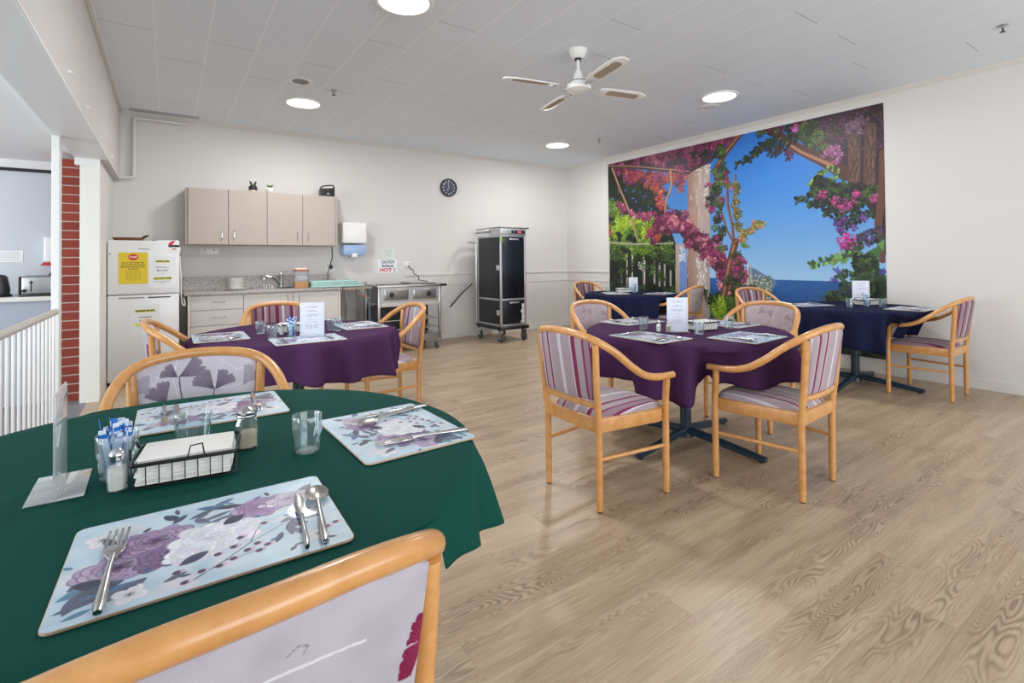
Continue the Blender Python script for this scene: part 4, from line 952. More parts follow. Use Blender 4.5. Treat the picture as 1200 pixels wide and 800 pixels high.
ME_K = scl(mk(mk_knife().build('table_knife', M_['cutlery'], smooth=50)), 1.18, 1.0); ME_S = scl(mk(mk_spoon().build('dessert_spoon', M_['cutlery'], smooth=60)), 1.26, 1.2); ME_F = scl(mk(mk_fork().build('table_fork', M_['cutlery'], smooth=50)), 1.27, 1.28)
def cutl(kind, x, y, rz, label, z=MZ):
    me, nm, g = {'k': (ME_K, 'table_knife', 'table knives'), 's': (ME_S, 'dessert_spoon', 'dessert spoons'), 'f': (ME_F, 'table_fork', 'table forks')}[kind]
    o = put(nm, me, None, (x, y, z), (0, 0, math.radians(rz))); return tag(o, label, {'k': 'knife', 's': 'spoon', 'f': 'fork'}[kind], g + ' laid on the placemats')
def setting(mx, my, rz, where, kinds='ksf', big=False):
    """placemat centre, facing direction rz (0 = sitter looks towards +Y)"""
    a = math.radians(rz); c, s = math.cos(a), math.sin(a)
    def W(u, v): return mx + c * u - s * v, my + s * u + c * v
    placemat(mx, my, rz, 'floral placemat ' + where)
    names = {'k': ('knife', .125, -.115, 2), 's': ('spoon', .160, -.11, -1), 'f': ('fork', -.13, -.12, 2)}
    for k in kinds:
        n_, u, v, d = names[k]; x, y = W(u, v); cutl(k, x, y, rz + d, 'stainless %s on the placemat %s' % (n_, where))
# green table: three settings
placemat(.065, 1.012, -1, 'floral placemat nearest the camera on the green cloth')
cutl('f', -.078, .872, -2, 'stainless fork lying alone on the left of the nearest placemat'); cutl('k', .186, .868, -7, 'stainless knife with its blade up the nearest placemat, left of the spoon')
cutl('s', .215, .872, -9, 'stainless spoon lying at the right end of the nearest placemat')
placemat(.52, 1.355, 92, 'floral placemat on the right side of the green cloth beside the water tumbler')
cutl('k', .672, 1.480, 88, 'stainless knife lying under the spoon on the right-hand placemat of the green table'); cutl('s', .645, 1.485, 108, 'stainless spoon crossing the knife on the right-hand placemat of the green table')
cutl('f', .672, 1.215, 82, 'stainless fork along the near side of the right-hand placemat on the green cloth')
placemat(.118, 1.860, 180, 'floral placemat on the far side of the green cloth in front of the ginkgo armchair')
cutl('f', .245, 1.99, 176, 'stainless fork on the far placemat of the green table, handle towards the ginkgo armchair'); cutl('k', -.012, 1.975, 181, 'stainless knife on the far placemat of the green table, behind the sachets'); cutl('s', .02, 1.97, 183, 'stainless spoon on the far placemat of the green table, beside its knife')
setting(.27, 3.68, -90, 'at the left side of the kitchen-side purple table', 'ksf')
setting(.70, 3.235, 0, 'on the near side of the kitchen-side purple table', 'kf')
setting(1.165, 3.70, 90, 'at the right side of the kitchen-side purple table', 'kf')
setting(2.405, 2.035, -90, 'at the left of the middle purple table', 'ksf')
setting(2.85, 1.675, 4, 'on the near side of the middle purple table', 'kf')
setting(2.90, 2.62, 180, 'on the far side of the middle purple table', 'kf')
setting(3.32, 2.13, 90, 'on the mural side of the middle purple table', 'ksf')
setting(5.30, 2.48, 160, 'at the far left of the nearer navy table', 'kf')
setting(5.56, 1.70, 0, 'at the right side of the nearer navy table', 'kf')
setting(5.14, 4.95, -120, 'on the left of the distant navy table', 'kf')
setting(5.56, 4.52, 12, 'on the near right of the distant navy table', 'kf')

# ------------------------------------------------------------------ glassware and condiments
def mk_tumbler():
    b = MB(); b.lathe([(0, .004), (.022, .004), (.0250, .010), (.0262, .038), (.0295, .042), (.0305, .078), (.0318, .080), (.0330, .078), (.0322, .043), (.0290, .0375), (.0275, .006), (.025, 0), (0, 0)], 32); return b
ME_TUM = mk(mk_tumbler().build('water_tumbler', M_['glass'], smooth=40))
ME_FL = mk(MB().lathe([(0, .004), (.024, .004), (.026, .010), (.033, .070), (.0345, .071), (.035, .068), (.0282, .006), (.026, 0), (0, 0)], 40, flute=lambda k, z: .0010 * (k % 4 < 2)).build('water_tumbler', M_['glass'], smooth=30))
def tumbler(x, y, label, me=None, k=1.0): o = put('water_tumbler', me or ME_TUM, None, (x, y, TOP)); o.scale = (k, k, k * 1.06); return tag(o, label, 'glass', 'clear water tumblers on the tables')
def sachet_glass(x, y, label, where, n=14, seed=1, s=1.0):
    g = tag(put('sachet_glass', ME_TUM, None, (x, y, TOP)), label, 'glass'); g.scale = (s, s, s)
    # the sugar sticks standing in it are separate things
    q = random.Random(seed)
    for k in range(n):
        a = 2 * PI * k / n; rr = q.uniform(.002, .019) * s; col = M_['blueink'] if k % 3 == 0 else M_['sachet']
        o = put('sugar_sachet', ME_SACH[k % 3], None, (x + rr * math.cos(a), y + rr * math.sin(a), TOP + .0055), (q.uniform(-.2, .2), q.uniform(-.2, .2), q.uniform(0, 3)))
        if k % 5 == 0: o.data = ME_SACHB[(k // 4) % 2]
        tag(o, 'thin paper sugar sachet in the tumbler ' + where, 'sachet', 'sugar sachets in the tumbler ' + where)
ME_SACH = [mk(MB().box(-.0065, .0065, -.0006, .0006, 0, h, .0004).box(-.0067, .0067, -.0008, .0008, h - .02, h - .010, mi=1).build('sugar_sachet', [M_['sachet'], M_['blueink']])) for h in (.095, .108, .118)]
ME_SACHB = [mk(MB().box(-.0065, .0065, -.0006, .0006, 0, h, .0004).box(-.0067, .0067, -.0008, .0008, h - .035, h - .028, mi=1).build('sugar_sachet', [M_['blueink'], M_['sachet']])) for h in (.112, .124)]
def shaker(x, y, label, big=False, content='salt', rz=0, k_=1.0):
    t = thing('shaker', label, 'shaker', (x, y, TOP), rz, 'glass salt and pepper shakers'); t.scale = (k_, k_, k_)
    R, Hh = (.0235, .066) if big else (.0155, .056); n = 8
    MB().lathe([(0, 0), (R, 0), (R * 1.02, .004), (R, Hh * .72), (R * .72, Hh), (R * .70, Hh + .004), (0, Hh + .004)], n).build('jar', M_['glass'], t, smooth=20)
    MB().lathe([(0, .003), (R * .86, .003), (R * .88, Hh * (.52 if big else .8)), (0, Hh * (.56 if big else .82))], n).build('contents', M_[content], t, smooth=20)
    MB().lathe([(0, Hh), (R * .8, Hh), (R * .84, Hh + .003), (R * .78, Hh + .006), (R * .84, Hh + .009), (R * .8, Hh + .014), (R * .4, Hh + .021), (0, Hh + .022)], 24).build('lid', M_['chrome'], t, smooth=40)
    return t
def caddy(x, y, rz, label, napkins='white paper napkins'):
    t = thing('wire_caddy', label, 'caddy', (x, y, TOP), rz, 'black wire napkin caddies')
    L, D, Hh, ri = .099, .068, .053, .012
    rim = [(a, b_, Hh) for a, b_ in rrect(-L, L, -D, D, ri, 5)]
    MB().tube(rim, .0044, 8, closed=True, sx=.6).build('rim', M_['black'], t)
    low = [(a, b_, .004) for a, b_ in rrect(-L + .004, L - .004, -D + .004, D - .004, ri, 5)]
    b = MB().tube(low, .0014, 6, closed=True)
    for k in range(9):
        u = -L + .006 + (2 * L - .012) * k / 8
        b.tube([(u, -D, Hh), (u, -D + .004, .004), (u, D - .004, .004), (u, D, Hh)], .0011, 6)
    for k in range(1, 6):
        v = -D + 2 * D * k / 6
        b.tube([(-L, v, Hh), (-L + .004, v, .004), (L - .004, v, .004), (L, v, Hh)], .0011, 6)
    b.build('wire_grid', M_['black'], t)
    for s in (-1, 1): MB().tube([(s * L, -.045, Hh), (s * (L + .004), -.03, Hh + .022), (s * (L + .004), .03, Hh + .022), (s * L, .045, Hh)], .0022, 8).build('handle', M_['black'], t)
    MB().tube([(.000, -D, Hh), (.006, -D - .004, Hh + .006), (.010, -D, Hh + .026), (.032, -D, Hh + .028), (.036, -D - .004, Hh + .006), (.042, -D, Hh)], .0017, 8).build('clip', M_['black'], t)
    n = thing('napkin_stack', 'stack of ' + napkins + ' inside the ' + label, 'napkins', (x, y, TOP), rz)
    q = random.Random(int(x * 100)); b = MB()
    for k in range(10):
        z = .0065 + k * .0055; dx, dy = q.uniform(-.004, .004), q.uniform(-.003, .003)
        b.prism([(a + dx, c_ + dy) for a, c_ in rrect(-L + .010, L - .012, -D + .009, D - .010, .006, 3)], z, z + .0048, .0015)
    b.build('napkin', M_['napkin'], n)
    return t
caddy(.0385, 1.358, -8, 'black wire caddy on the green cloth')
shaker(-.089, 1.336, 'small glass salt shaker left of the wire caddy on the green cloth', k_=1.12)
shaker(.166, 1.452, 'squat glass pepper shaker right of the wire caddy on the green cloth', True, 'pepper', 10, 1.17)
sachet_glass(-.094, 1.425, 'clear tumbler full of blue and white sugar sachets standing on the green cloth', 'on the green table', 30, 3, 1.2)
tumbler(.287, 1.332, 'clear two-tiered water tumbler standing alone on the green cloth beside the right-hand placemat', None, 1.08)
tumbler(.052, 1.52, 'clear fluted tumbler standing behind the wire caddy on the green cloth', ME_FL, 1.2)
# acrylic sign holder on the green table, seen edge on
h = thing('acrylic_sign_holder', 'clear acrylic T-shaped sign holder seen edge-on at the left of the green cloth', 'sign holder', (-.1895, 1.425, TOP), 1)
MB().box(-.046, .046, -.082, .082, 0, .0025, .001).build('base', M_['acrylic'], h); MB().box(-.0022, .0022, -.080, .080, .0025, .208, .001).build('panel', M_['acrylic'], h)

def menu(x, y, rz, label, w_=.148, hh=.212):
    t = thing('menu_card', label, 'menu', (x, y, TOP), rz, 'menu cards in clear stands')
    MB().box(-w_ / 2, w_ / 2, -.0016, .0016, .0035, hh, .0006).build('card', M_['cardlilac'], t)
    MB().box(-w_ / 2 - .002, w_ / 2 + .002, -.03, .03, 0, .003, .001).build('base', M_['acrylic'], t)
    b = MB(); q = random.Random(4)
    def bar(cx, z, L, th):
        n = max(3, int(L / .006)); x0 = -L / 2
        for k in range(n):
            if q.random() < .15: continue
            a = x0 + L * k / n; b.box(cx + a, cx + a + L / n * .72, -.0021, -.0015, z - th / 2, z + th / 2)
    e = w_ / 2 - .010
    for z in (.012, hh - .010): b.box(-e, e, -.0021, -.0015, z, z + .0007)
    for xx in (-e, e): b.box(xx, xx + .0007, -.0021, -.0015, .012, hh - .010)
    k = w_ / .148
    bar(0, hh - .028, .085 * k, .006); bar(0, hh - .050, .034 * k, .004)
    for z, L in ((.056, .075), (.076, .085), (.082, .09), (.088, .06), (.108, .045), (.124, .06), (.142, .085), (.149, .09), (.156, .07), (.163, .08)): bar(0, hh - z, L * k, .0026)
    b.build('printed_text', M_['greyink'], t)
    return t
menu(.765, 3.405, -18, 'lilac menu card standing on the purple cloth of the kitchen-side table')
menu(2.735, 2.085, -30, 'tall menu card standing by the shakers on the middle purple table', .14, .222)
menu(5.93, 2.24, -62, 'menu card standing against the wall side of the nearer navy table', .150, .232)
menu(5.63, 5.06, -40, 'menu card standing on the distant navy table in front of the mural', .13, .21)
# purple table in front of the kitchen
tumbler(.505, 3.70, 'clear tumbler left of the caddy on the kitchen-side purple table, farther of two'); tumbler(.535, 3.44, 'clear tumbler left of the caddy on the kitchen-side purple table, nearer of two')
tumbler(.955, 3.52, 'clear tumbler right of the lilac menu card on the kitchen-side purple table'); tumbler(.935, 3.60, 'clear tumbler just behind another, right of the lilac menu card')
caddy(.70, 3.66, -20, 'black wire caddy behind the lilac menu card'); sachet_glass(.652, 3.455, 'clear tumbler of blue sugar sachets standing left of the lilac menu card', 'left of the lilac menu card', 12, 5)
shaker(.61, 3.565, 'glass salt shaker behind the blue sachets on the kitchen-side purple table'); shaker(.86, 3.60, 'glass pepper shaker behind the right edge of the lilac menu card', False, 'pepper')
# purple table, middle of the room
tumbler(2.655, 2.30, 'clear tumbler left of the salt shaker on the middle purple table'); tumbler(2.745, 1.93, 'clear tumbler in front of the wire caddy on the middle purple table'); tumbler(3.13, 1.97, 'clear tumbler right of the wire caddy on the middle purple table')
shaker(2.640, 2.16, 'tall glass salt shaker beside the menu card on the middle purple table', False, 'salt'); shaker(2.668, 2.105, 'tall glass pepper shaker nearest the menu card on the middle purple table', False, 'pepper')
caddy(2.94, 2.05, -12, 'black wire caddy on the middle purple table'); sachet_glass(2.90, 2.20, 'clear tumbler of sugar sachets standing behind the caddy of the middle purple table', 'on the middle purple table', 12, 6)
# navy table near
tumbler(5.36, 2.12, 'clear tumbler at the front left of the nearer navy table'); tumbler(5.58, 1.93, 'clear tumbler in front of the sachets on the nearer navy table')
caddy(5.74, 2.12, -20, 'black wire caddy on the nearer navy table'); sachet_glass(5.58, 2.06, 'clear tumbler of sachets standing on the nearer navy table', 'on the nearer navy table', 10, 7); shaker(5.50, 2.16, 'glass salt shaker on the nearer navy table'); 
# navy table far
tumbler(5.20, 5.15, 'clear tumbler at the left of the distant navy table'); caddy(5.40, 5.05, -25, 'black wire caddy on the distant navy table'); sachet_glass(5.50, 4.93, 'clear tumbler of sachets standing on the distant navy table', 'on the distant navy table', 8, 8)

# ------------------------------------------------------------------ ceiling fittings
for i, (x, y, lb) in enumerate(((1.205, 5.73, 'glowing round ceiling light nearest the kitchen cabinets'), (1.29, 3.12, 'glowing round ceiling light cut off by the top edge of the picture'), (4.84, 3.12, 'glowing round ceiling light nearest the mural top'), (4.82, 5.79, 'glowing round ceiling light at the far corner'))):
    t = thing('ceiling_light', lb, 'light', (x, y, ZC), 0, 'round ceiling lights')
    MB().lathe([(.165, -.012), (.180, -.016), (.192, -.010), (.195, 0), (.165, 0)], 48).build('trim_ring', M_['white'], t)
    MB().lathe([(0, -.011), (.166, -.011), (.166, -.006), (0, -.006)], 48).build('diffuser', emit('light_diffuser', (1, 1, .98, 1), 3.2), t)
    l = bpy.data.lights.new('lamp', 'AREA'); l.shape = 'DISK'; l.size = .32; l.energy = LAMP_POWER; l.color = (1, .985, .965)
    lo = bpy.data.objects.new('lamp', l); COL.objects.link(lo); lo.parent = t; lo.location = (0, 0, -.02)
for x, y, lb, n in ((1.04, 5.06, 'round slotted ceiling vent above the kitchen side light', 0), (5.09, 3.42, 'round white ceiling vent beside the light near the mural', 1)):
    t = thing('ceiling_vent', lb, 'vent', (x, y, ZC), 0, 'round ceiling vents')
    MB().lathe([(.075, -.004), (.10, -.010), (.12, -.004), (.12, 0), (.075, 0)], 40).build('trim_ring', M_['white'], t)
    b = MB()
    for k in range(-3, 4):
        hw = math.sqrt(max(0.0001, .078 ** 2 - (k * .022) ** 2)); b.box(-hw, hw, k * .022 - .004, k * .022 + .004, -.006, -.002)
    b.build('slat', M_['steel'] if n == 0 else M_['white'], t); MB().lathe([(0, -.0015), (.08, -.0015), (.08, 0), (0, 0)], 32).build('backing', M_['dark'] if n == 0 else M_['greyink'], t)
for x, y, lb in ((1.373, 5.154, 'small dark sprinkler head beside the slotted vent'), (5.093, 5.186, 'small dark sprinkler head near the far corner light'), (5.159, .985, 'small dark sprinkler head at the top right of the picture')):
    t = thing('sprinkler', lb, 'sprinkler', (x, y, ZC), 20, 'ceiling sprinklers')
    MB().lathe([(0, 0), (.035, 0), (.03, -.006), (.012, -.008), (.010, -.02), (0, -.02)], 20).build('base', M_['steel'], t)
    MB().tube([(-.012, 0, -.015), (-.014, 0, -.03), (-.004, 0, -.045)], .003, 6).tube([(.012, 0, -.015), (.014, 0, -.03), (.004, 0, -.045)], .003, 6).lathe([(0, -.045), (.018, -.045), (.018, -.048), (0, -.048)], 16).build('frame', M_['black'], t)
def ceiling_fan():
    t = thing('ceiling_fan', 'white four-bladed ceiling fan with cane-inset blades', 'fan', (2.785, 3.07, ZC), 0)
    MB().lathe([(0, 0), (.078, 0), (.076, -.012), (.052, -.065), (.045, -.072), (0, -.072)], 32).build('canopy', M_['white'], t)
    MB().lathe([(0, -.07), (.028, -.07), (.028, -.082), (0, -.082)], 20).lathe([(0, -.255), (.058, -.255), (.058, -.262), (0, -.262)], 28).build('collar', M_['black'], t)
    MB().lathe([(.0125, -.07), (.0125, -.19)], 16).build('rod', M_['white'], t)
    MB().lathe([(0, -.175), (.024, -.175), (.03, -.19), (.045, -.255), (0, -.255)], 28).build('neck', M_['white'], t)
    MB().lathe([(0, -.262), (.06, -.262), (.062, -.275), (.095, -.29), (.105, -.31), (.098, -.33), (.06, -.345), (.03, -.352), (0, -.352)], 40).build('motor', M_['white'], t)
    cane = mat('cane_panel', srgb(168, 152, 132), 0.8, noise=.25, scale=300)
    for k, a in enumerate((168, 258, 348, 78)):
        th = math.radians(a); bl = MB(); 
        outline = [(.20, -.045), (.26, -.058), (.50, -.068), (.60, -.062), (.655, -.035), (.665, 0), (.655, .035), (.60, .062), (.50, .068), (.26, .058), (.20, .045), (.185, 0)]
        bl.prism(outline, -.004, .004, .001)
        o = bl.build('blade', M_['white'], t, loc=(0, 0, -.315)); o.rotation_euler = (math.radians(9), 0, th)
        o.rotation_mode = 'XYZ'
        o.matrix_local = Matrix.Translation((0, 0, -.315)) @ Matrix.Rotation(th, 4, 'Z') @ Matrix.Rotation(math.radians(-10), 4, 'X')
        MB().prism(rrect(.27, .59, -.036, .036, .034, 6), -.0055, .0055).build('cane_inset', cane, o)
        br = MB().tube([(.08, 0, .0), (.14, .012, -.006), (.21, .018, -.008)], .005, 8).tube([(.08, 0, .0), (.14, -.012, -.006), (.21, -.018, -.008)], .005, 8)
        for q in ((.15, .02), (.15, -.02), (.215, .02), (.215, -.02)): br.lathe([(0, -.014), (.006, -.014), (.006, -.004), (0, -.004)], 10, (q[0], q[1], 0))
        br.build('bracket', M_['chrome'], t, loc=(0, 0, -.312), rot=(0, 0, th))
ceiling_fan()
# conduit pipe in the corner above the fridge, and the flat track on the ceiling
p = MB().tube([(-.449, 7.085, 2.19), (-.36, 7.085, 2.19), (-.326, 7.085, 2.20), (-.323, 7.085, 2.23), (-.323, 7.085, 2.84), (-.318, 7.085, 2.872), (-.28, 7.085, 2.876), (.18, 7.085, 2.876)], .018, 12)
tag(p.build('conduit_pipe', M_['trimw'], smooth=40), 'cream conduit pipe running up the corner and along under the ceiling above the fridge', 'pipe')
t = thing('ceiling_track', 'narrow grey metal curtain track on the ceiling in the back left corner', 'track', (.0, 6.98, ZC))
MB().box(-.36, .30, -.03, -.02, -.012, 0).box(-.36, .30, .02, .03, -.012, 0).build('rail', M_['steel'], t); MB().box(-.36, .30, -.02, .02, -.004, 0).build('web', M_['white'], t)
# small hooks on the beam
for k, (y, z) in enumerate(((3.6, 2.27), (4.35, 2.27), (5.2, 2.24), (6.1, 2.25))):
    tag(MB().lathe([(0, 0), (.014, 0), (.010, .008), (.004, .010), (.004, .022), (0, .024)], 12).build('wall_hook', M_['white'], loc=(-.45, y, z), rot=(0, math.radians(90), 0)),
        ('white hook on the beam, %s of the row of four' % ('nearest the camera', 'second from the camera', 'third from the camera', 'farthest from the camera')[k]), 'hook', 'white hooks along the beam')

# ------------------------------------------------------------------ kitchen wall
def handle(parent, x, z, y, vertical=True, L=.10):
    h_ = L / 2
    pts = [(0, 0, -h_), (0, -.026, -h_ + .012), (0, -.030, 0), (0, -.026, h_ - .012), (0, 0, h_)] if vertical else [(-h_, 0, 0), (-h_ + .012, -.024, 0), (0, -.028, -.004), (h_ - .012, -.024, 0), (h_, 0, 0)]
    return MB().tube(spline(pts, 4), .0045, 8).build('handle', M_['chrome'], parent, loc=(x, y, z))
def kitchen():
    up = thing('wall_cabinet', 'taupe four-door wall cabinet above the sink bench', 'cabinet', (1.0, 6.79, 1.435))
    MB().box(-.845, .825, .0, .335, 0, .652, .002).build('body', M_['cab_up'], up, smooth=0)
    xs = [-.820, -.417, -.001, .410, .820]
    for i in range(4):
        d = MB().box(xs[i] + .003, xs[i + 1] - .003, -.020, -.001, .004, .648, .0015).build('door', M_['cab_up'], up, smooth=0)
        hx = xs[i + 1] - .065 if i % 2 == 0 else xs[i] + .06
        handle(d, hx, .115, -.020, True, .11)
    MB().box(.822, .842, -.02, .335, 0, .652, .001).build('end_panel', M_['cab_up'], up, smooth=0)
    lo = thing('base_cabinet', 'pale base cabinet with drawers on its left and two doors, under the sink bench', 'cabinet', (1.0, 6.56, 0))
    MB().box(-.825, .80, .02, .56, .09, .862).box(-.80, .78, .06, .5, 0, .09).build('body', M_['cab_low'], lo, smooth=0)
    MB().box(-.826, -.806, 0, .02, .09, .862).box(.80, .82, 0, .56, .0, .862, .001).build('end_panel', M_['trimw'], lo, smooth=0)
    zz = [.855, .69, .515, .34, .10]
    for a, b_ in zip(zz, zz[1:]):
        d = MB().box(-.803, -.286, 0, .019, b_ + .003, a - .003, .0015).build('drawer', M_['cab_low'], lo, smooth=0); handle(d, -.53, (a + b_) / 2 + .01, 0, False, .13)
    for x0, x1, hx in ((-.280, .250, .19), (.256, .796, .32)):
        d = MB().box(x0, x1, 0, .019, .10, .852, .0015).build('door', M_['cab_low'], lo, smooth=0); handle(d, hx, .77, 0, True, .11)
    bt = thing('sink_bench_top', 'speckled laminate bench top with splashback and inset steel sink', 'bench top', (1.0, 6.56, .862))
    MB().box(-.86, .835, -.03, .555, 0, .036, .004).build('slab', M_['granite'], bt, smooth=30)
    MB().box(-.86, .835, .545, .565, .036, .195, .002).build('splashback', M_['granite'], bt, smooth=0)
    MB().prism(rrect(-.35, .38, .08, .46, .04), .0362, .040, .001).build('sink_rim', M_['steel'], bt)
    MB().box(-.05, .30, .12, .42, .0401, .0415).build('sink_bowl', M_['dark'], bt)
    fa = thing('sink_tap', 'chrome sink tap with a long low spout', 'tap', (1.20, 7.0, .902))
    MB().lathe([(0, 0), (.03, 0), (.028, .015), (.024, .02), (.024, .15), (.026, .155), (.024, .185), (0, .188)], 24).build('body', M_['chrome'], fa)
    MB().tube(spline([(-.02, -.01, .05), (-.10, -.06, .12), (-.18, -.10, .145), (-.215, -.12, .14), (-.22, -.122, .11)], 5), .012, 12).build('spout', M_['chrome'], fa)
    MB().tube([(0, 0, .186), (.03, -.04, .20), (.05, -.09, .205)], .006, 8).build('lever', M_['chrome'], fa)
    # crockery on the bench
    for k in range(6): tag(MB().lathe([(0, .002), (.05, .002), (.082, .020), (.085, .020), (.055, 0), (0, 0)], 36).build('saucer', M_['ceramic'], loc=(.66, 6.74, .918 + k * .0205)), 'white dish, %s in the stack on the bench by the fridge' % ('lowest', 'second from the bottom', 'third from the bottom', 'fourth from the bottom', 'second from the top', 'topmost')[k], 'dish', 'stack of white dishes on the bench')
    tag(MB().lathe([(0, .006), (.09, .006), (.135, .018), (.14, .018), (.10, 0), (0, 0)], 40).build('dinner_plate', M_['ceramic'], loc=(.66, 6.74, .8995)), 'wide white plate beneath the stack of dishes on the bench', 'plate')
    dr = MB(); 
    for k in range(7): dr.tube([(-.12 + k * .03, -.08, .0), (-.13 + k * .03, -.07, .06 if k > 2 else .03), (-.12 + k * .03, .08, .06 if k > 2 else .03), (-.12 + k * .03, .09, 0)], .002, 6)
    dr.tube([(a, b_, .004) for a, b_ in rrect(-.14, .14, -.09, .10, .02)], .003, 6, closed=True)
    tag(dr.build('dish_rack', M_['chrome'], loc=(.98, 6.72, .9035)), 'small chrome wire rack beside the sink tap', 'rack')
    ct = thing('food_container', 'clear plastic container of orange contents with a red and white lid, beside the tap', 'container', (1.365, 6.66, .8985))
    MB().prism(rrect(-.082, .082, -.07, .07, .02), 0, .215, .003).build('tub', thin_glass('cloudy_plastic', (.88, .89, .92), .6, .12), ct)
    MB().prism(rrect(-.077, .077, -.065, .065, .018), .003, .082, .003).build('contents', mat('orange_filling', srgb(226, 150, 36), 0.7, noise=.25, scale=60), ct)
    MB().prism(rrect(-.088, .088, -.076, .076, .02), .212, .226, .002).build('lid_rim', mat('red_lid', srgb(170, 70, 60), .5), ct)
    MB().prism(rrect(-.068, .068, -.055, .055, .03), .226, .252, .008).build('lid', mat('cream_lid', srgb(236, 214, 196), .5), ct)
    # folded teal towel
    tb = MB(); q = random.Random(2)
    for k in range(4):
        n = 24; pts = []
        tb.prism([(x_ + q.uniform(-.006, .006), y_ + q.uniform(-.006, .006)) for x_, y_ in rrect(-.33, .33 - .03 * k, -.11, .11, .03, 4)], .001 + k * .021, .021 + k * .021, .008)
    tag(tb.build('folded_towel', [mat('teal_towel', srgb(172, 208, 204), .95, noise=.22, scale=35, bump=.8, bscale=150)], loc=(1.80, 6.64, .9), rot=(0, 0, 0), smooth=60), 'folded pale teal towel lying across the right end of the bench', 'towel')
    # trestle table between cabinet and trolley
    tr = thing('trestle_table', 'narrow folding table bridging the gap between base cabinet and hot trolley', 'table', (2.05, 6.62, 0))
    MB().box(-.20, .18, -.10, .46, .862, .892, .003).build('table_top', mat('table_edge', srgb(150, 138, 128), .5), tr)
    for x_ in (-.03, .155):
        MB().tube([(x_, -.06, 0), (x_, -.06, .862)], .014, 10).build('leg', mat('blue_grey_leg', srgb(86, 96, 112), .4), tr); MB().tube([(x_, .40, 0), (x_, .40, .862)], .014, 10).build('leg', M_['steel'], tr)
    MB().tube([(-.10, -.06, .855), (.15, -.06, .74)], .009, 8).build('brace', mat('brace_paint', srgb(170, 130, 105), .5), tr)
    for nm, x_, y_, r_, hh_, n_, lb in (('soup_bowl', 1.70, 6.98, .075, .05, 1, 'white bowl standing behind the towel by the cable'), ('soup_bowl', 1.93, 6.97, .09, .045, 3, 'white bowl %s in the stack behind the towel'), ('side_plate', 2.16, 6.80, .085, .03, 3, 'white dish %s in the stack at the end of the folding table')):
        for k in range(n_):
            l2 = lb % ('lowest', 'in the middle', 'topmost')[k] if '%s' in lb else lb
            tag(MB().lathe([(0, .003), (r_ * .5, .003), (r_ * .92, hh_), (r_, hh_), (r_ * .55, 0), (0, 0)], 32).build(nm, M_['ceramic'], loc=(x_, y_, (.8985 if x_ < 1.8 else .8925) + k * (hh_ * .62))), l2, 'bowl', None)
    # towel dispenser
    td = thing('towel_dispenser', 'white paper towel dispenser with a blue translucent lower half, right of the wall cabinet', 'dispenser', (2.13, YB, 1.61))
    MB().box(-.17, .165, -.20, 0, -.135, .155, .02, seg=3).build('cover', M_['white'], td, smooth=40)
    MB().prism([(-.155, -.02), (.155, -.02), (.15, -.15), (.05, -.17), (-.13, -.16), (-.155, -.14)], -.19, -.02, .01, axis='y').build('window', mat('blue_plastic', srgb(150, 178, 216), .25, noise=.03), td, loc=(0, 0, -.135))
    MB().box(-.04, .03, -.195, -.10, -.325, -.27, .01).build('latch', M_['white'], td)
    # notices
    nt = thing('caution_notice', 'white notice reading CAUTION Surfaces HOT! above the hot trolley', 'sign', (2.665, YB - .003, 1.15))
    MB().box(-.15, .15, -.001, .002, -.10, .10).build('sheet', M_['paper'], nt, smooth=0)
    text('CAUTION', .06, M_['ink'], nt, (0, -.002, .062), width=.20, bold=.001); text('Surfaces', .058, M_['ink'], nt, (0, -.002, .008), width=.18, bold=.001)
    text('HOT', .072, M_['red'], nt, (-.03, -.002, -.055), width=.18, bold=.002); text('!', .072, M_['ink'], nt, (.105, -.002, -.055), bold=.002)
    n2 = thing('wall_notice', 'faint green and white laminated notice just above the CAUTION notice', 'sign', (2.67, YB - .003, 1.345))
    MB().box(-.11, .11, -.001, .002, -.08, .08).build('sheet', mat('pale_green_sheet', srgb(216, 224, 216), .5), n2, smooth=0)
    b = MB()
    for z, L in ((.045, .13), (.025, .15), (.003, .08), (-.02, .1), (-.04, .12)): b.box(-L / 2, L / 2, -.0017, -.001, z - .003, z + .003)
    b.build('printed_text', mat('faint_print', srgb(180, 192, 182), .6), n2, smooth=0)
    # sockets
    def socket(x_, z_, lb, w_=.12):
        s = thing('power_socket', lb, 'socket', (x_, YB, z_), 0, 'white wall sockets')
        MB().box(-w_ / 2, w_ / 2, -.010, 0, -.038, .038, .003).build('plate', M_['white'], s)
        for q_ in (-w_ / 4, w_ / 4):
            MB().box(q_ - .008, q_ + .008, -.014, -.010, .008, .024, .002).build('switch', M_['greyink'], s)
        MB().box(-w_ / 4 - .012, -w_ / 4 - .008, -.0115, -.0098, -.02, -.008).box(-w_ / 4 + .008, -w_ / 4 + .012, -.0115, -.0098, -.02, -.008).build('slot', M_['black'], s)
    socket(2.975, 1.175, 'white double socket above the hot trolley with a coiled cable'); socket(.41, 1.365, 'white socket under the left end of the wall cabinet', .2); socket(1.84, 1.12, 'white socket behind the bench feeding the black cable')
    socket(3.72, .49, 'white socket low on the wall between trolley and tall cabinet', .11)
    tag(MB().tube(spline([(2.99, YB - .016, 1.16), (2.99, YB - .05, 1.12), (3.04, YB - .08, 1.08), (3.02, YB - .12, 1.04), (3.08, YB - .16, 1.0), (3.07, YB - .2, .95), (3.13, YB - .26, .93), (3.18, YB - .28, .925)], 6), .006, 8).build('power_cable', M_['black']), 'black cable dropping from the socket onto the hot trolley', 'cable')
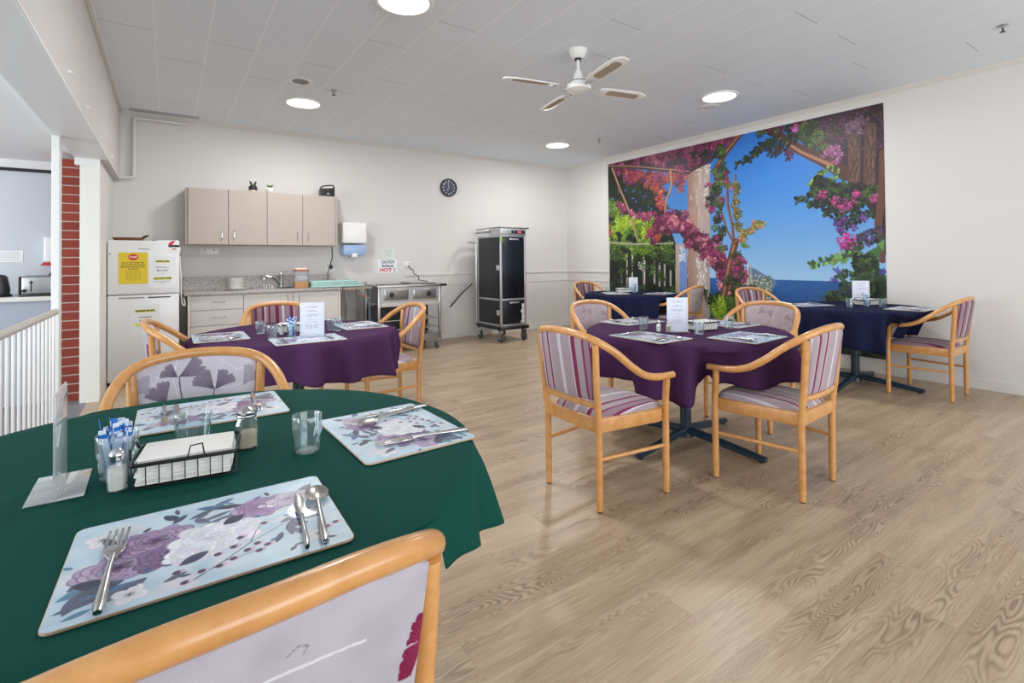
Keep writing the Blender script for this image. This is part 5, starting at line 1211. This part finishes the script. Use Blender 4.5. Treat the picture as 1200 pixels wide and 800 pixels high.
    tag(MB().tube(spline([(1.864, YB - .01, 1.43), (1.868, YB - .01, 1.28), (1.845, YB - .02, 1.20), (1.842, YB - .02, 1.17)], 6), .005, 8).lathe([(0, -.03), (.022, -.03), (.024, 0), (.02, .02), (0, .02)], 16, (1.842, YB - .038, 1.16)).build('power_cable', M_['black']), 'thin black cable with a plug hanging below the right end of the wall cabinet', 'cable')
    tag(MB().tube(spline([(1.84, YB - .03, 1.13), (1.80, YB - .04, 1.08), (1.80, YB - .05, 1.02), (1.79, YB - .05, .99)], 6), .004, 8).build('power_cable', M_['dark']), 'short dark cable looping from the plug down behind the teal towel', 'cable')
    # on top of the wall cabinet
    pl = thing('plant_pot', 'small black planter with two dark cactus ears on the wall cabinet', 'plant', (.855, 6.86, 2.087))
    MB().lathe([(0, 0), (.045, 0), (.048, .022), (0, .022)], 20).build('saucer', mat('beige_saucer', srgb(205, 196, 178), .6), pl)
    MB().lathe([(0, .022), (.046, .022), (.05, .04), (.044, .07), (.028, .085), (0, .085)], 20).build('pot', M_['black'], pl)
    cact = mat('cactus', srgb(52, 66, 48), .7)
    for s in (-1, 1): MB().tube([(s * .012, 0, .08), (s * .022, 0, .105), (s * .034, 0, .135)], [.010, .014, .007], 10).build('cactus', cact, pl)
    p2 = thing('plant_pot', 'small white pot with a green succulent on the wall cabinet', 'plant', (1.045, 6.86, 2.087))
    MB().lathe([(0, 0), (.046, 0), (.046, .012), (0, .012)], 20).build('saucer', mat('clay_saucer', srgb(196, 180, 160), .6), p2)
    MB().lathe([(0, .012), (.034, .012), (.046, .03), (.044, .06), (.034, .068), (0, .068)], 20).build('pot', M_['white'], p2)
    sb = MB()
    for k in range(11):
        a = k * 2.4; sb.tube([(.006 * math.cos(a), .006 * math.sin(a), .064), (.022 * math.cos(a), .022 * math.sin(a), .085), (.036 * math.cos(a), .036 * math.sin(a), .092 + .018 * (k % 3 == 0))], [.006, .008, .002], 8)
    sb.build('succulent', mat('succulent_green', srgb(86, 120, 54), .6), p2)
    ra = thing('portable_radio', 'black portable radio with carrying handle on the right end of the wall cabinet', 'radio', (1.735, 6.87, 2.087))
    MB().prism([(-.092, 0), (.092, 0), (.092, .13), (.05, .115), (-.075, .105), (-.092, .09)], -.05, .05, .008, axis='y').build('case', M_['black'], ra)
    MB().tube(spline([(-.088, 0, .09), (-.06, 0, .132), (0, 0, .150), (.07, 0, .158), (.088, 0, .145), (.09, 0, .11)], 5), .009, 10).build('handle', M_['black'], ra)
    for s in (-.035, .045): MB().lathe([(0, 0), (.028, 0), (.028, .004), (.02, .007), (0, .004)], 24).build('speaker', M_['dark'], ra, loc=(s, -.050, .055), rot=(math.radians(90), 0, 0))
    MB().box(-.01, .02, -.054, -.050, .03, .045).build('badge', M_['steel'], ra)
    # wall clock
    ck = thing('wall_clock', 'round black wall clock with pale numerals high on the back wall', 'clock', (3.672, YB, 2.386))
    R = .143
    o = MB().lathe([(0, 0), (R, 0), (R, .03), (R - .006, .036), (R - .018, .036), (R - .02, .022), (0, .022)], 48).build('case', M_['black'], ck, rot=(math.radians(90), 0, 0))
    MB().lathe([(0, .0225), (R - .021, .0225), (0, .0227)], 48).build('dial', mat('slate_dial', srgb(48, 54, 76), .35), ck, rot=(math.radians(90), 0, 0))
    for k in range(1, 13):
        a = math.radians(90 - 30 * k); text(str(k), .034, M_['white'], ck, (.101 * math.cos(a), -.0245, .101 * math.sin(a)), bold=.0012, name='numeral')
    for a, L in ((100, .075), (237, .055)):
        a = math.radians(a); MB().tube([(0, 0, 0), (L * math.cos(a), 0, L * math.sin(a))], .003, 6).build('hand', M_['white'], ck, loc=(0, -.026, 0))
kitchen()

# ------------------------------------------------------------------ fridge
def fridge():
    f = thing('fridge', 'white two-door fridge freezer covered with notices, beside the column', 'fridge', (-.203, 6.35, 0))
    MB().box(-.295, .292, .05, .68, .03, 1.455, .006).build('body', M_['fridge'], f)
    MB().box(-.28, .28, .06, .62, 0, .03).build('plinth', M_['dark'], f)
    d1 = MB().box(-.298, .297, -.004, .048, .912, 1.457, .010, seg=3).build('door', M_['fridge'], f, smooth=40)
    d2 = MB().box(-.298, .294, -.004, .048, .04, .900, .010, seg=3).build('door', M_['fridge'], f, smooth=40)
    MB().box(-.21, .0, -.0055, -.004, .868, .882, .002).build('handle', M_['greyink'], d2); MB().box(.03, .22, -.0055, -.004, .868, .880, .002).build('handle', M_['dark'], d2)
    MB().box(.294, .306, .0, .05, 1.33, 1.39, .003).build('hinge', M_['white'], f)
    MB().box(-.286, -.27, -.006, -.004, 1.315, 1.325).build('badge', M_['blueink'], d1)
    MB().box(-.05, .04, -.0052, -.004, 1.365, 1.374).build('badge', M_['greyink'], d1)
    Y = 6.35 - .004 - .0005
    n1 = thing('stop_notice', 'yellow notice with a red STOP sign on the freezer door', 'notice', (-.295, Y, 1.175))
    MB().box(-.12, .12, -.001, .0004, -.160, .160).build('sheet', M_['yellow'], n1, smooth=0)
    MB().prism([(.042 * math.cos(math.radians(22.5 + 45 * k)), .034 * math.sin(math.radians(22.5 + 45 * k))) for k in range(8)], -.0016, -.001, axis='y').build('octagon', M_['red'], n1, loc=(.0, 0, .112), smooth=0)
    text('STOP', .026, M_['paper'], n1, (0, -.0018, .112), width=.06, bold=.0008, depth=.0002)
    b = MB(); q = random.Random(9)
    for z, L in ((.055, .18), (.034, .19), (.012, .20), (-.008, .08)):
        k = 0; x_ = -L / 2
        while x_ < L / 2: w_ = q.uniform(.008, .022); b.box(x_, min(x_ + w_, L / 2), -.0014, -.001, z - .005, z + .005); x_ += w_ + .006
    for z in range(8): b.box(-.055, .055, -.0013, -.001, -.03 - z * .013, -.0285 - z * .013)
    for x_ in (-.055, -.018, .018, .055): b.box(x_, x_ + .0015, -.0013, -.001, -.122, -.03)
    b.build('printed_text', mat('brown_print', srgb(110, 92, 34), .7), n1, smooth=0)
    n2 = thing('reminder_notice', 'white REMINDER notice about GLUTEN FREE bread on the freezer door', 'notice', (-.051, Y, 1.135))
    MB().box(-.112, .112, -.001, .0004, -.165, .165).build('sheet', M_['paper'], n2, smooth=0)
    MB().box(-.062, .062, -.0013, -.001, .096, .118).box(-.078, .078, -.0013, -.001, -.082, -.056).build('highlight', M_['hilite'], n2, smooth=0)
    text('REMINDER', .022, M_['ink'], n2, (0, -.0018, .107), width=.115, bold=.0008, depth=.0002); text('GLUTEN FREE', .024, M_['ink'], n2, (0, -.0018, -.069), width=.148, bold=.0009, depth=.0002)
    text('Breadboard on', .022, M_['ink'], n2, (0, -.0014, .046), width=.11, depth=.0002); text('Micro ONLY', .022, M_['ink'], n2, (0, -.0014, .014), width=.10, depth=.0002, bold=.0004); text('is', .020, M_['ink'], n2, (0, -.0014, -.018), depth=.0002)
    MB().box(-.065, .065, -.0013, -.001, -.102, -.097).box(-.025, .025, -.0013, -.001, -.118, -.113).build('printed_text', M_['greyink'], n2, smooth=0)
    n3 = thing('reminder_notice', 'white REMINDER notice on the lower fridge door, partly behind a chair', 'notice', (-.197, Y, .648))
    MB().box(-.122, .122, -.001, .0004, -.155, .155).build('sheet', M_['paper'], n3, smooth=0)
    MB().box(-.085, .085, -.0013, -.001, .078, .104).box(-.085, .085, -.0013, -.001, -.062, -.036).build('highlight', M_['hilite'], n3, smooth=0)
    text('REMINDER', .026, M_['ink'], n3, (0, -.0018, .091), width=.16, bold=.0009, depth=.0002)
    MB().box(-.055, .055, -.0013, -.001, .024, .030).box(-.05, .05, -.0013, -.001, -.008, -.002).build('printed_text', M_['ink'], n3, smooth=0)
    st = thing('energy_sticker', 'small red and black sticker at the top right corner of the freezer door', 'sticker', (.048, Y, 1.405))
    MB().box(-.05, .045, -.001, .0004, -.015, .010).build('black_band', M_['black'], st, smooth=0)
    MB().prism([(-.05, .0), (-.02, .0), (.015, .045), (-.02, .04), (-.045, .02)], -.0012, .0004, axis='y').build('red_arc', M_['red'], st, smooth=0, loc=(0, 0, .008))
    MB().box(-.05, .045, -.001, .0004, -.07, -.015).build('white_panel', M_['paper'], st, smooth=0); MB().box(-.02, .02, -.0014, -.001, -.04, -.028).build('red_text', M_['red'], st, smooth=0)
    bk = thing('wicker_basket', 'small shallow brown wicker basket on top of the fridge', 'basket', (-.345, 6.58, 1.456))
    wk = mat('wicker', srgb(120, 76, 44), .8, noise=.35, scale=180)
    MB().lathe([(0, .004), (.10, .004), (.135, .035), (.142, .036), (.108, 0), (0, 0)], 36).build('bowl', wk, bk).scale = (1, .75, 1)
    MB().tube([(.11, -.02, .03), (.15, -.02, .055), (.17, -.02, .062)], [.012, .011, .008], 8).build('handle', mat('dark_handle', srgb(50, 36, 30), .6), bk)
    tg = thing('food_tray', 'flat white tray with papers on the right of the fridge top', 'tray', (.0, 6.62, 1.456))
    MB().prism(rrect(-.11, .09, -.12, .12, .02), 0, .012, .003).build('tray', M_['paper'], tg); MB().prism([(-.15, -.03), (.02, -.06), (.05, .05), (-.13, .06)], .0125, .018, .001).build('papers', M_['greyink'], tg)
    tag(MB().tube(spline([(.101, 6.60, 1.30), (.115, 6.58, 1.0), (.118, 6.56, .80), (.15, 6.53, .76), (.135, 6.52, .84)], 6), .005, 8).build('power_cable', M_['white']), 'thin white cable hanging down the right side of the fridge', 'cable')
fridge()

# ------------------------------------------------------------------ hot trolley
def trolley():
    t = thing('hot_food_trolley', 'stainless steel hot food trolley with black knobs and open shelves below', 'trolley', (2.715, 6.40, 0))
    S = M_['steel']
    MB().box(-.47, .47, -.02, .55, .872, .905, .006).build('top', S, t)
    for x_ in (-.45, .43):
        for y_ in (0, .50): MB().box(x_ - .005, x_ + .03, y_, y_ + .035, .13, .875, .004).build('upright', S, t)
    MB().box(-.44, .44, .012, .49, .66, .872).build('heater_body', S, t, smooth=0)
    MB().box(-.42, .44, -.008, .012, .618, .665, .003).build('apron', mat('pale_trim', srgb(188, 184, 178), .4), t)
    for cx, kx, lx in ((-.20, -.27, None), (.21, .27, .18)):
        fr = MB().box(cx - .17, cx + .17, -.004, .011, .70, .845, .006).build('control_panel', S, t)
        MB().box(cx - .155, cx + .155, -.0065, -.004, .713, .832, .003).build('panel_face', mat('panel_grey', srgb(126, 124, 122), .4, .6), fr)
        MB().lathe([(0, 0), (.034, 0), (.034, .006), (.026, .024), (0, .026)], 24).build('knob', M_['black'], fr, loc=(kx, -.0065, .775), rot=(math.radians(90), 0, 0))
        if lx: MB().lathe([(0, 0), (.010, 0), (.010, .006), (0, .008)], 16).build('lamp', M_['red'], fr, loc=(lx, -.0065, .765), rot=(math.radians(90), 0, 0))
    MB().box(-.44, .44, .40, .42, .2, .62).box(-.44, -.42, .03, .42, .2, .62).build('inner_panel', M_['blackgloss'], t, smooth=0)
    for z in (.42, .30): MB().box(-.43, .43, .02, .48, z, z + .012, .003).build('shelf', S, t)
    MB().box(-.46, .46, -.005, .53, .13, .215, .004).build('base', S, t)
    MB().box(.02, .25, .05, .45, .917, .928).build('hotplate_cover', M_['steel'], t)
    MB().prism(rrect(.02, .40, .02, .42, .03), .905, .918, .003).build('hotplate', mat('dark_plate', srgb(74, 74, 76), .35, .5), t)
    MB().prism(rrect(-.36, -.02, .04, .40, .03), .905, .911, .002).build('hotplate', mat('steel_plate', srgb(130, 130, 130), .3, .8), t)
    MB().tube([(.44, -.02, .888), (.53, -.02, .888)], .018, 12).build('handle', M_['black'], t)
    for x_ in (-.40, .40):
        for y_ in (.02, .48):
            w_ = MB().tube([(x_ - .014, y_, .05), (x_ + .014, y_, .05)], .050, 20).build('wheel', mat('blue_grey_wheel', srgb(80, 92, 106), .5), t)
            MB().box(x_ - .024, x_ - .018, y_ - .02, y_ + .02, .04, .13).box(x_ + .018, x_ + .024, y_ - .02, y_ + .02, .04, .13).box(x_ - .024, x_ + .024, y_ - .025, y_ + .025, .118, .131).build('caster_fork', M_['chrome'], t)
    tag(MB().lathe([(0, .003), (.05, .003), (.10, .055), (.104, .055), (.06, 0), (0, 0)], 32).build('soup_bowl', M_['ceramic'], loc=(2.90, 6.58, .313)), 'white bowl on the lower shelf of the hot trolley', 'bowl')
    for k in range(2): tag(MB().lathe([(0, .003), (.09, .003), (.13, .014), (.132, .014), (.095, 0), (0, 0)], 32).build('dinner_plate', M_['ceramic'], loc=(2.90, 6.60, .4335 + k * .0145)), ('upper' if k else 'lower') + ' of two white plates on the upper shelf of the hot trolley', 'plate', 'plates on the trolley shelf')
    return t
trolley()

# ------------------------------------------------------------------ tall banquet cart
def cart():
    t = thing('banquet_cart', 'tall black and aluminium heated food cart on castors against the back wall', 'cart', (4.06, 6.22, 0))
    W, D, al = .47, .66, mat('aluminium_frame', srgb(196, 198, 202), .35, .7)
    MB().box(.012, W - .012, .012, D - .012, .235, 1.60).build('body', M_['blackgloss'], t, smooth=0)
    for x_ in (0, W - .035):
        for y_ in (0, D - .03): MB().box(x_, x_ + .035, y_, y_ + .03, .235, 1.605, .006).build('corner_post', al, t)
    for z in (.235, .62, 1.575): MB().box(.0, W, .002, D - .002, z, z + .03, .003).build('frame_rail', al, t)
    for z0, z1 in ((.27, .615), (.655, 1.57)):
        d = MB().box(.04, W - .04, -.006, .010, z0, z1, .004).build('door', mat('door_black', srgb(12, 16, 28), .3), t)
        MB().box(.16, .33, -.010, -.006, z1 - .04, z1 - .015, .002).build('label_plate', al, d)
        l = MB().box(-.014, .002, .03, .10, (z0 + z1) / 2 - .04, (z0 + z1) / 2 + .04, .006).build('latch', al, t)
        MB().box(-.005, .006, .04, D - .04, z0, z1, .002).build('side_panel', mat('side_black', srgb(34, 36, 38), .45), t)
    text('ScanBox', .085, M_['white'], t, (W - .075, -.007, .42), rot=(math.radians(90), math.radians(-90), 0), width=.30, bold=.003)
    MB().box(-.03, W + .03, -.04, D + .03, .185, .235, .018, seg=3).build('bumper', M_['black'], t)
    hd = MB().box(.0, W, -.005, .30, 1.605, 1.700, .008).build('control_head', al, t); MB().box(.20, W - .02, -.008, -.004, 1.63, 1.675).build('display', M_['black'], hd)
    MB().box(.31, .38, -.0095, -.008, 1.642, 1.662).build('red_digits', emit('red_led', (1, .08, .06, 1), 1.2), hd); MB().box(.235, .25, -.0095, -.008, 1.645, 1.658).build('blue_light', emit('blue_led', (.2, .4, 1, 1), .8), hd)
    MB().tube([(a, b_, 1.712) for a, b_ in rrect(-.04, W + .045, -.035, D - .02, .03)], .011, 8, closed=True).build('guard_rail', M_['steel'], t)
    MB().tube([(a, b_, 1.66) for a, b_ in rrect(-.035, W + .02, .28, D + .02, .03)], .014, 8, closed=True).build('top_rail', M_['steel'], t)
    MB().tube(spline([(-.03, D - .01, .26), (-.035, D - .01, .8), (-.035, D - .01, 1.45), (-.05, D + .0, 1.50), (-.16, D + .02, 1.515)], 5), .012, 10).build('push_bar', M_['steel'], t)
    for x_, y_ in ((.02, .02), (W - .02, .02), (.02, D - .05), (W - .02, D - .05)):
        MB().tube([(x_ - .016, y_ + .02, .062), (x_ + .016, y_ + .02, .062)], .062, 24).build('wheel', mat('grey_wheel', srgb(70, 74, 80), .5), t)
        MB().box(x_ - .026, x_ - .020, y_ - .01, y_ + .05, .05, .185).box(x_ + .020, x_ + .026, y_ - .01, y_ + .05, .05, .185).box(x_ - .026, x_ + .026, y_ - .02, y_ + .06, .165, .187).build('caster_fork', M_['chrome'], t)
    tag(MB().tube([(3.99, 6.94, .86), (3.84, 7.02, .70), (3.655, 7.06, .495)], [.010, .010, .013], 10).build('power_cable', M_['black']), 'stiff black cable running from the tall cart down to the low wall socket', 'cable')
    tag(MB().box(.0, .035, -.002, 0, 0, .06).build('sticker', mat('green_sticker', srgb(150, 200, 60), .6), loc=(4.063, 6.2185, 1.50)), 'tiny green sticker on the front corner post of the tall cart', 'sticker')
cart()

# ------------------------------------------------------------------ servery at the far left
def servery():
    b = thing('servery_bench', 'grey servery bench with a white top behind the railing', 'bench', (-2.4, 6.0, 0))
    MB().box(-1.6, 1.55, 0, .54, 0, .90).build('cupboard', mat('blue_grey_laminate', srgb(158, 164, 176), .5), b, smooth=0); MB().box(-1.6, 1.57, -.04, .545, .90, .94, .004).build('bench_top', M_['trimw'], b)
    t = thing('toaster', 'wide chrome four-slice toaster on the servery bench', 'toaster', (-.925, 6.12, .94))
    MB().box(-.145, .175, -.08, .12, .012, .18, .02, seg=3).build('body', M_['steel'], t, smooth=40); MB().box(-.155, .185, -.09, .13, 0, .022, .006).build('base', M_['black'], t)
    MB().box(-.158, -.143, -.082, .122, .01, .175, .006).build('end_cap', M_['black'], t)
    for x_ in (-.075, .085):
        MB().box(x_ - .004, x_ + .004, -.083, -.079, .04, .14).build('slot', M_['black'], t); MB().box(x_ - .01, x_ + .01, -.10, -.083, .115, .13, .003).build('lever', M_['black'], t)
    for x_ in (-.12, .12): MB().lathe([(0, 0), (.016, 0), (.014, .014), (0, .014)], 20).build('knob', M_['black'], t, loc=(x_, -.08, .05), rot=(math.radians(90), 0, 0))
    for y_ in (-.02, .05): MB().box(-.12, .15, y_ - .012, y_ + .012, .179, .1815).build('bread_slot', M_['dark'], t)
    k = thing('kettle', 'dark kettle cut off by the left edge of the picture, on the servery bench', 'kettle', (-1.245, 6.16, .94))
    MB().lathe([(0, 0), (.10, 0), (.105, .02), (0, .02)], 28).build('base', M_['black'], k); MB().lathe([(0, .022), (.088, .022), (.092, .06), (.075, .17), (.06, .19), (.02, .20), (0, .21)], 28).build('body', mat('grey_kettle', srgb(84, 88, 94), .35, .5), k)
    MB().tube(spline([(-.07, 0, .18), (-.12, 0, .17), (-.13, 0, .10), (-.09, 0, .05)], 5), .01, 8).build('handle', M_['black'], k)
    n = thing('handwritten_notice', 'white handwritten notice on the servery wall above the toaster', 'notice', (-1.245, 6.548, 1.30))
    MB().box(-.105, .105, -.001, .001, -.055, .055).build('sheet', M_['paper'], n, smooth=0)
    q = random.Random(4); w_ = MB()
    for z in (.032, .012, -.008, -.03):
        x_ = -.085
        while x_ < .075: L = q.uniform(.008, .022); w_.tube([(x_, -.0014, z - .003), (x_ + L * .4, -.0014, z + .004), (x_ + L, -.0014, z - .002)], .0009, 4); x_ += L + .008
    w_.build('handwriting', M_['ink'], n)
    d = thing('paper_dispenser', 'white dispenser on the servery wall half hidden by the white post', 'dispenser', (-.90, 6.549, 1.37))
    MB().box(-.085, .085, -.10, 0, -.13, .12, .02, seg=3).build('cover', M_['white'], d, smooth=40)
    MB().prism([(-.05, 0), (.05, 0), (.0, .055)], -.006, 0, .001, axis='y').build('red_flap', M_['red'], d, loc=(-.065, -.05, -.16))
    MB().tube(spline([(-.02, -.03, -.13), (-.02, -.04, -.20), (-.04, -.06, -.26), (-.035, -.06, -.32)], 4), .012, 8).build('nozzle', M_['dark'], d)
servery()
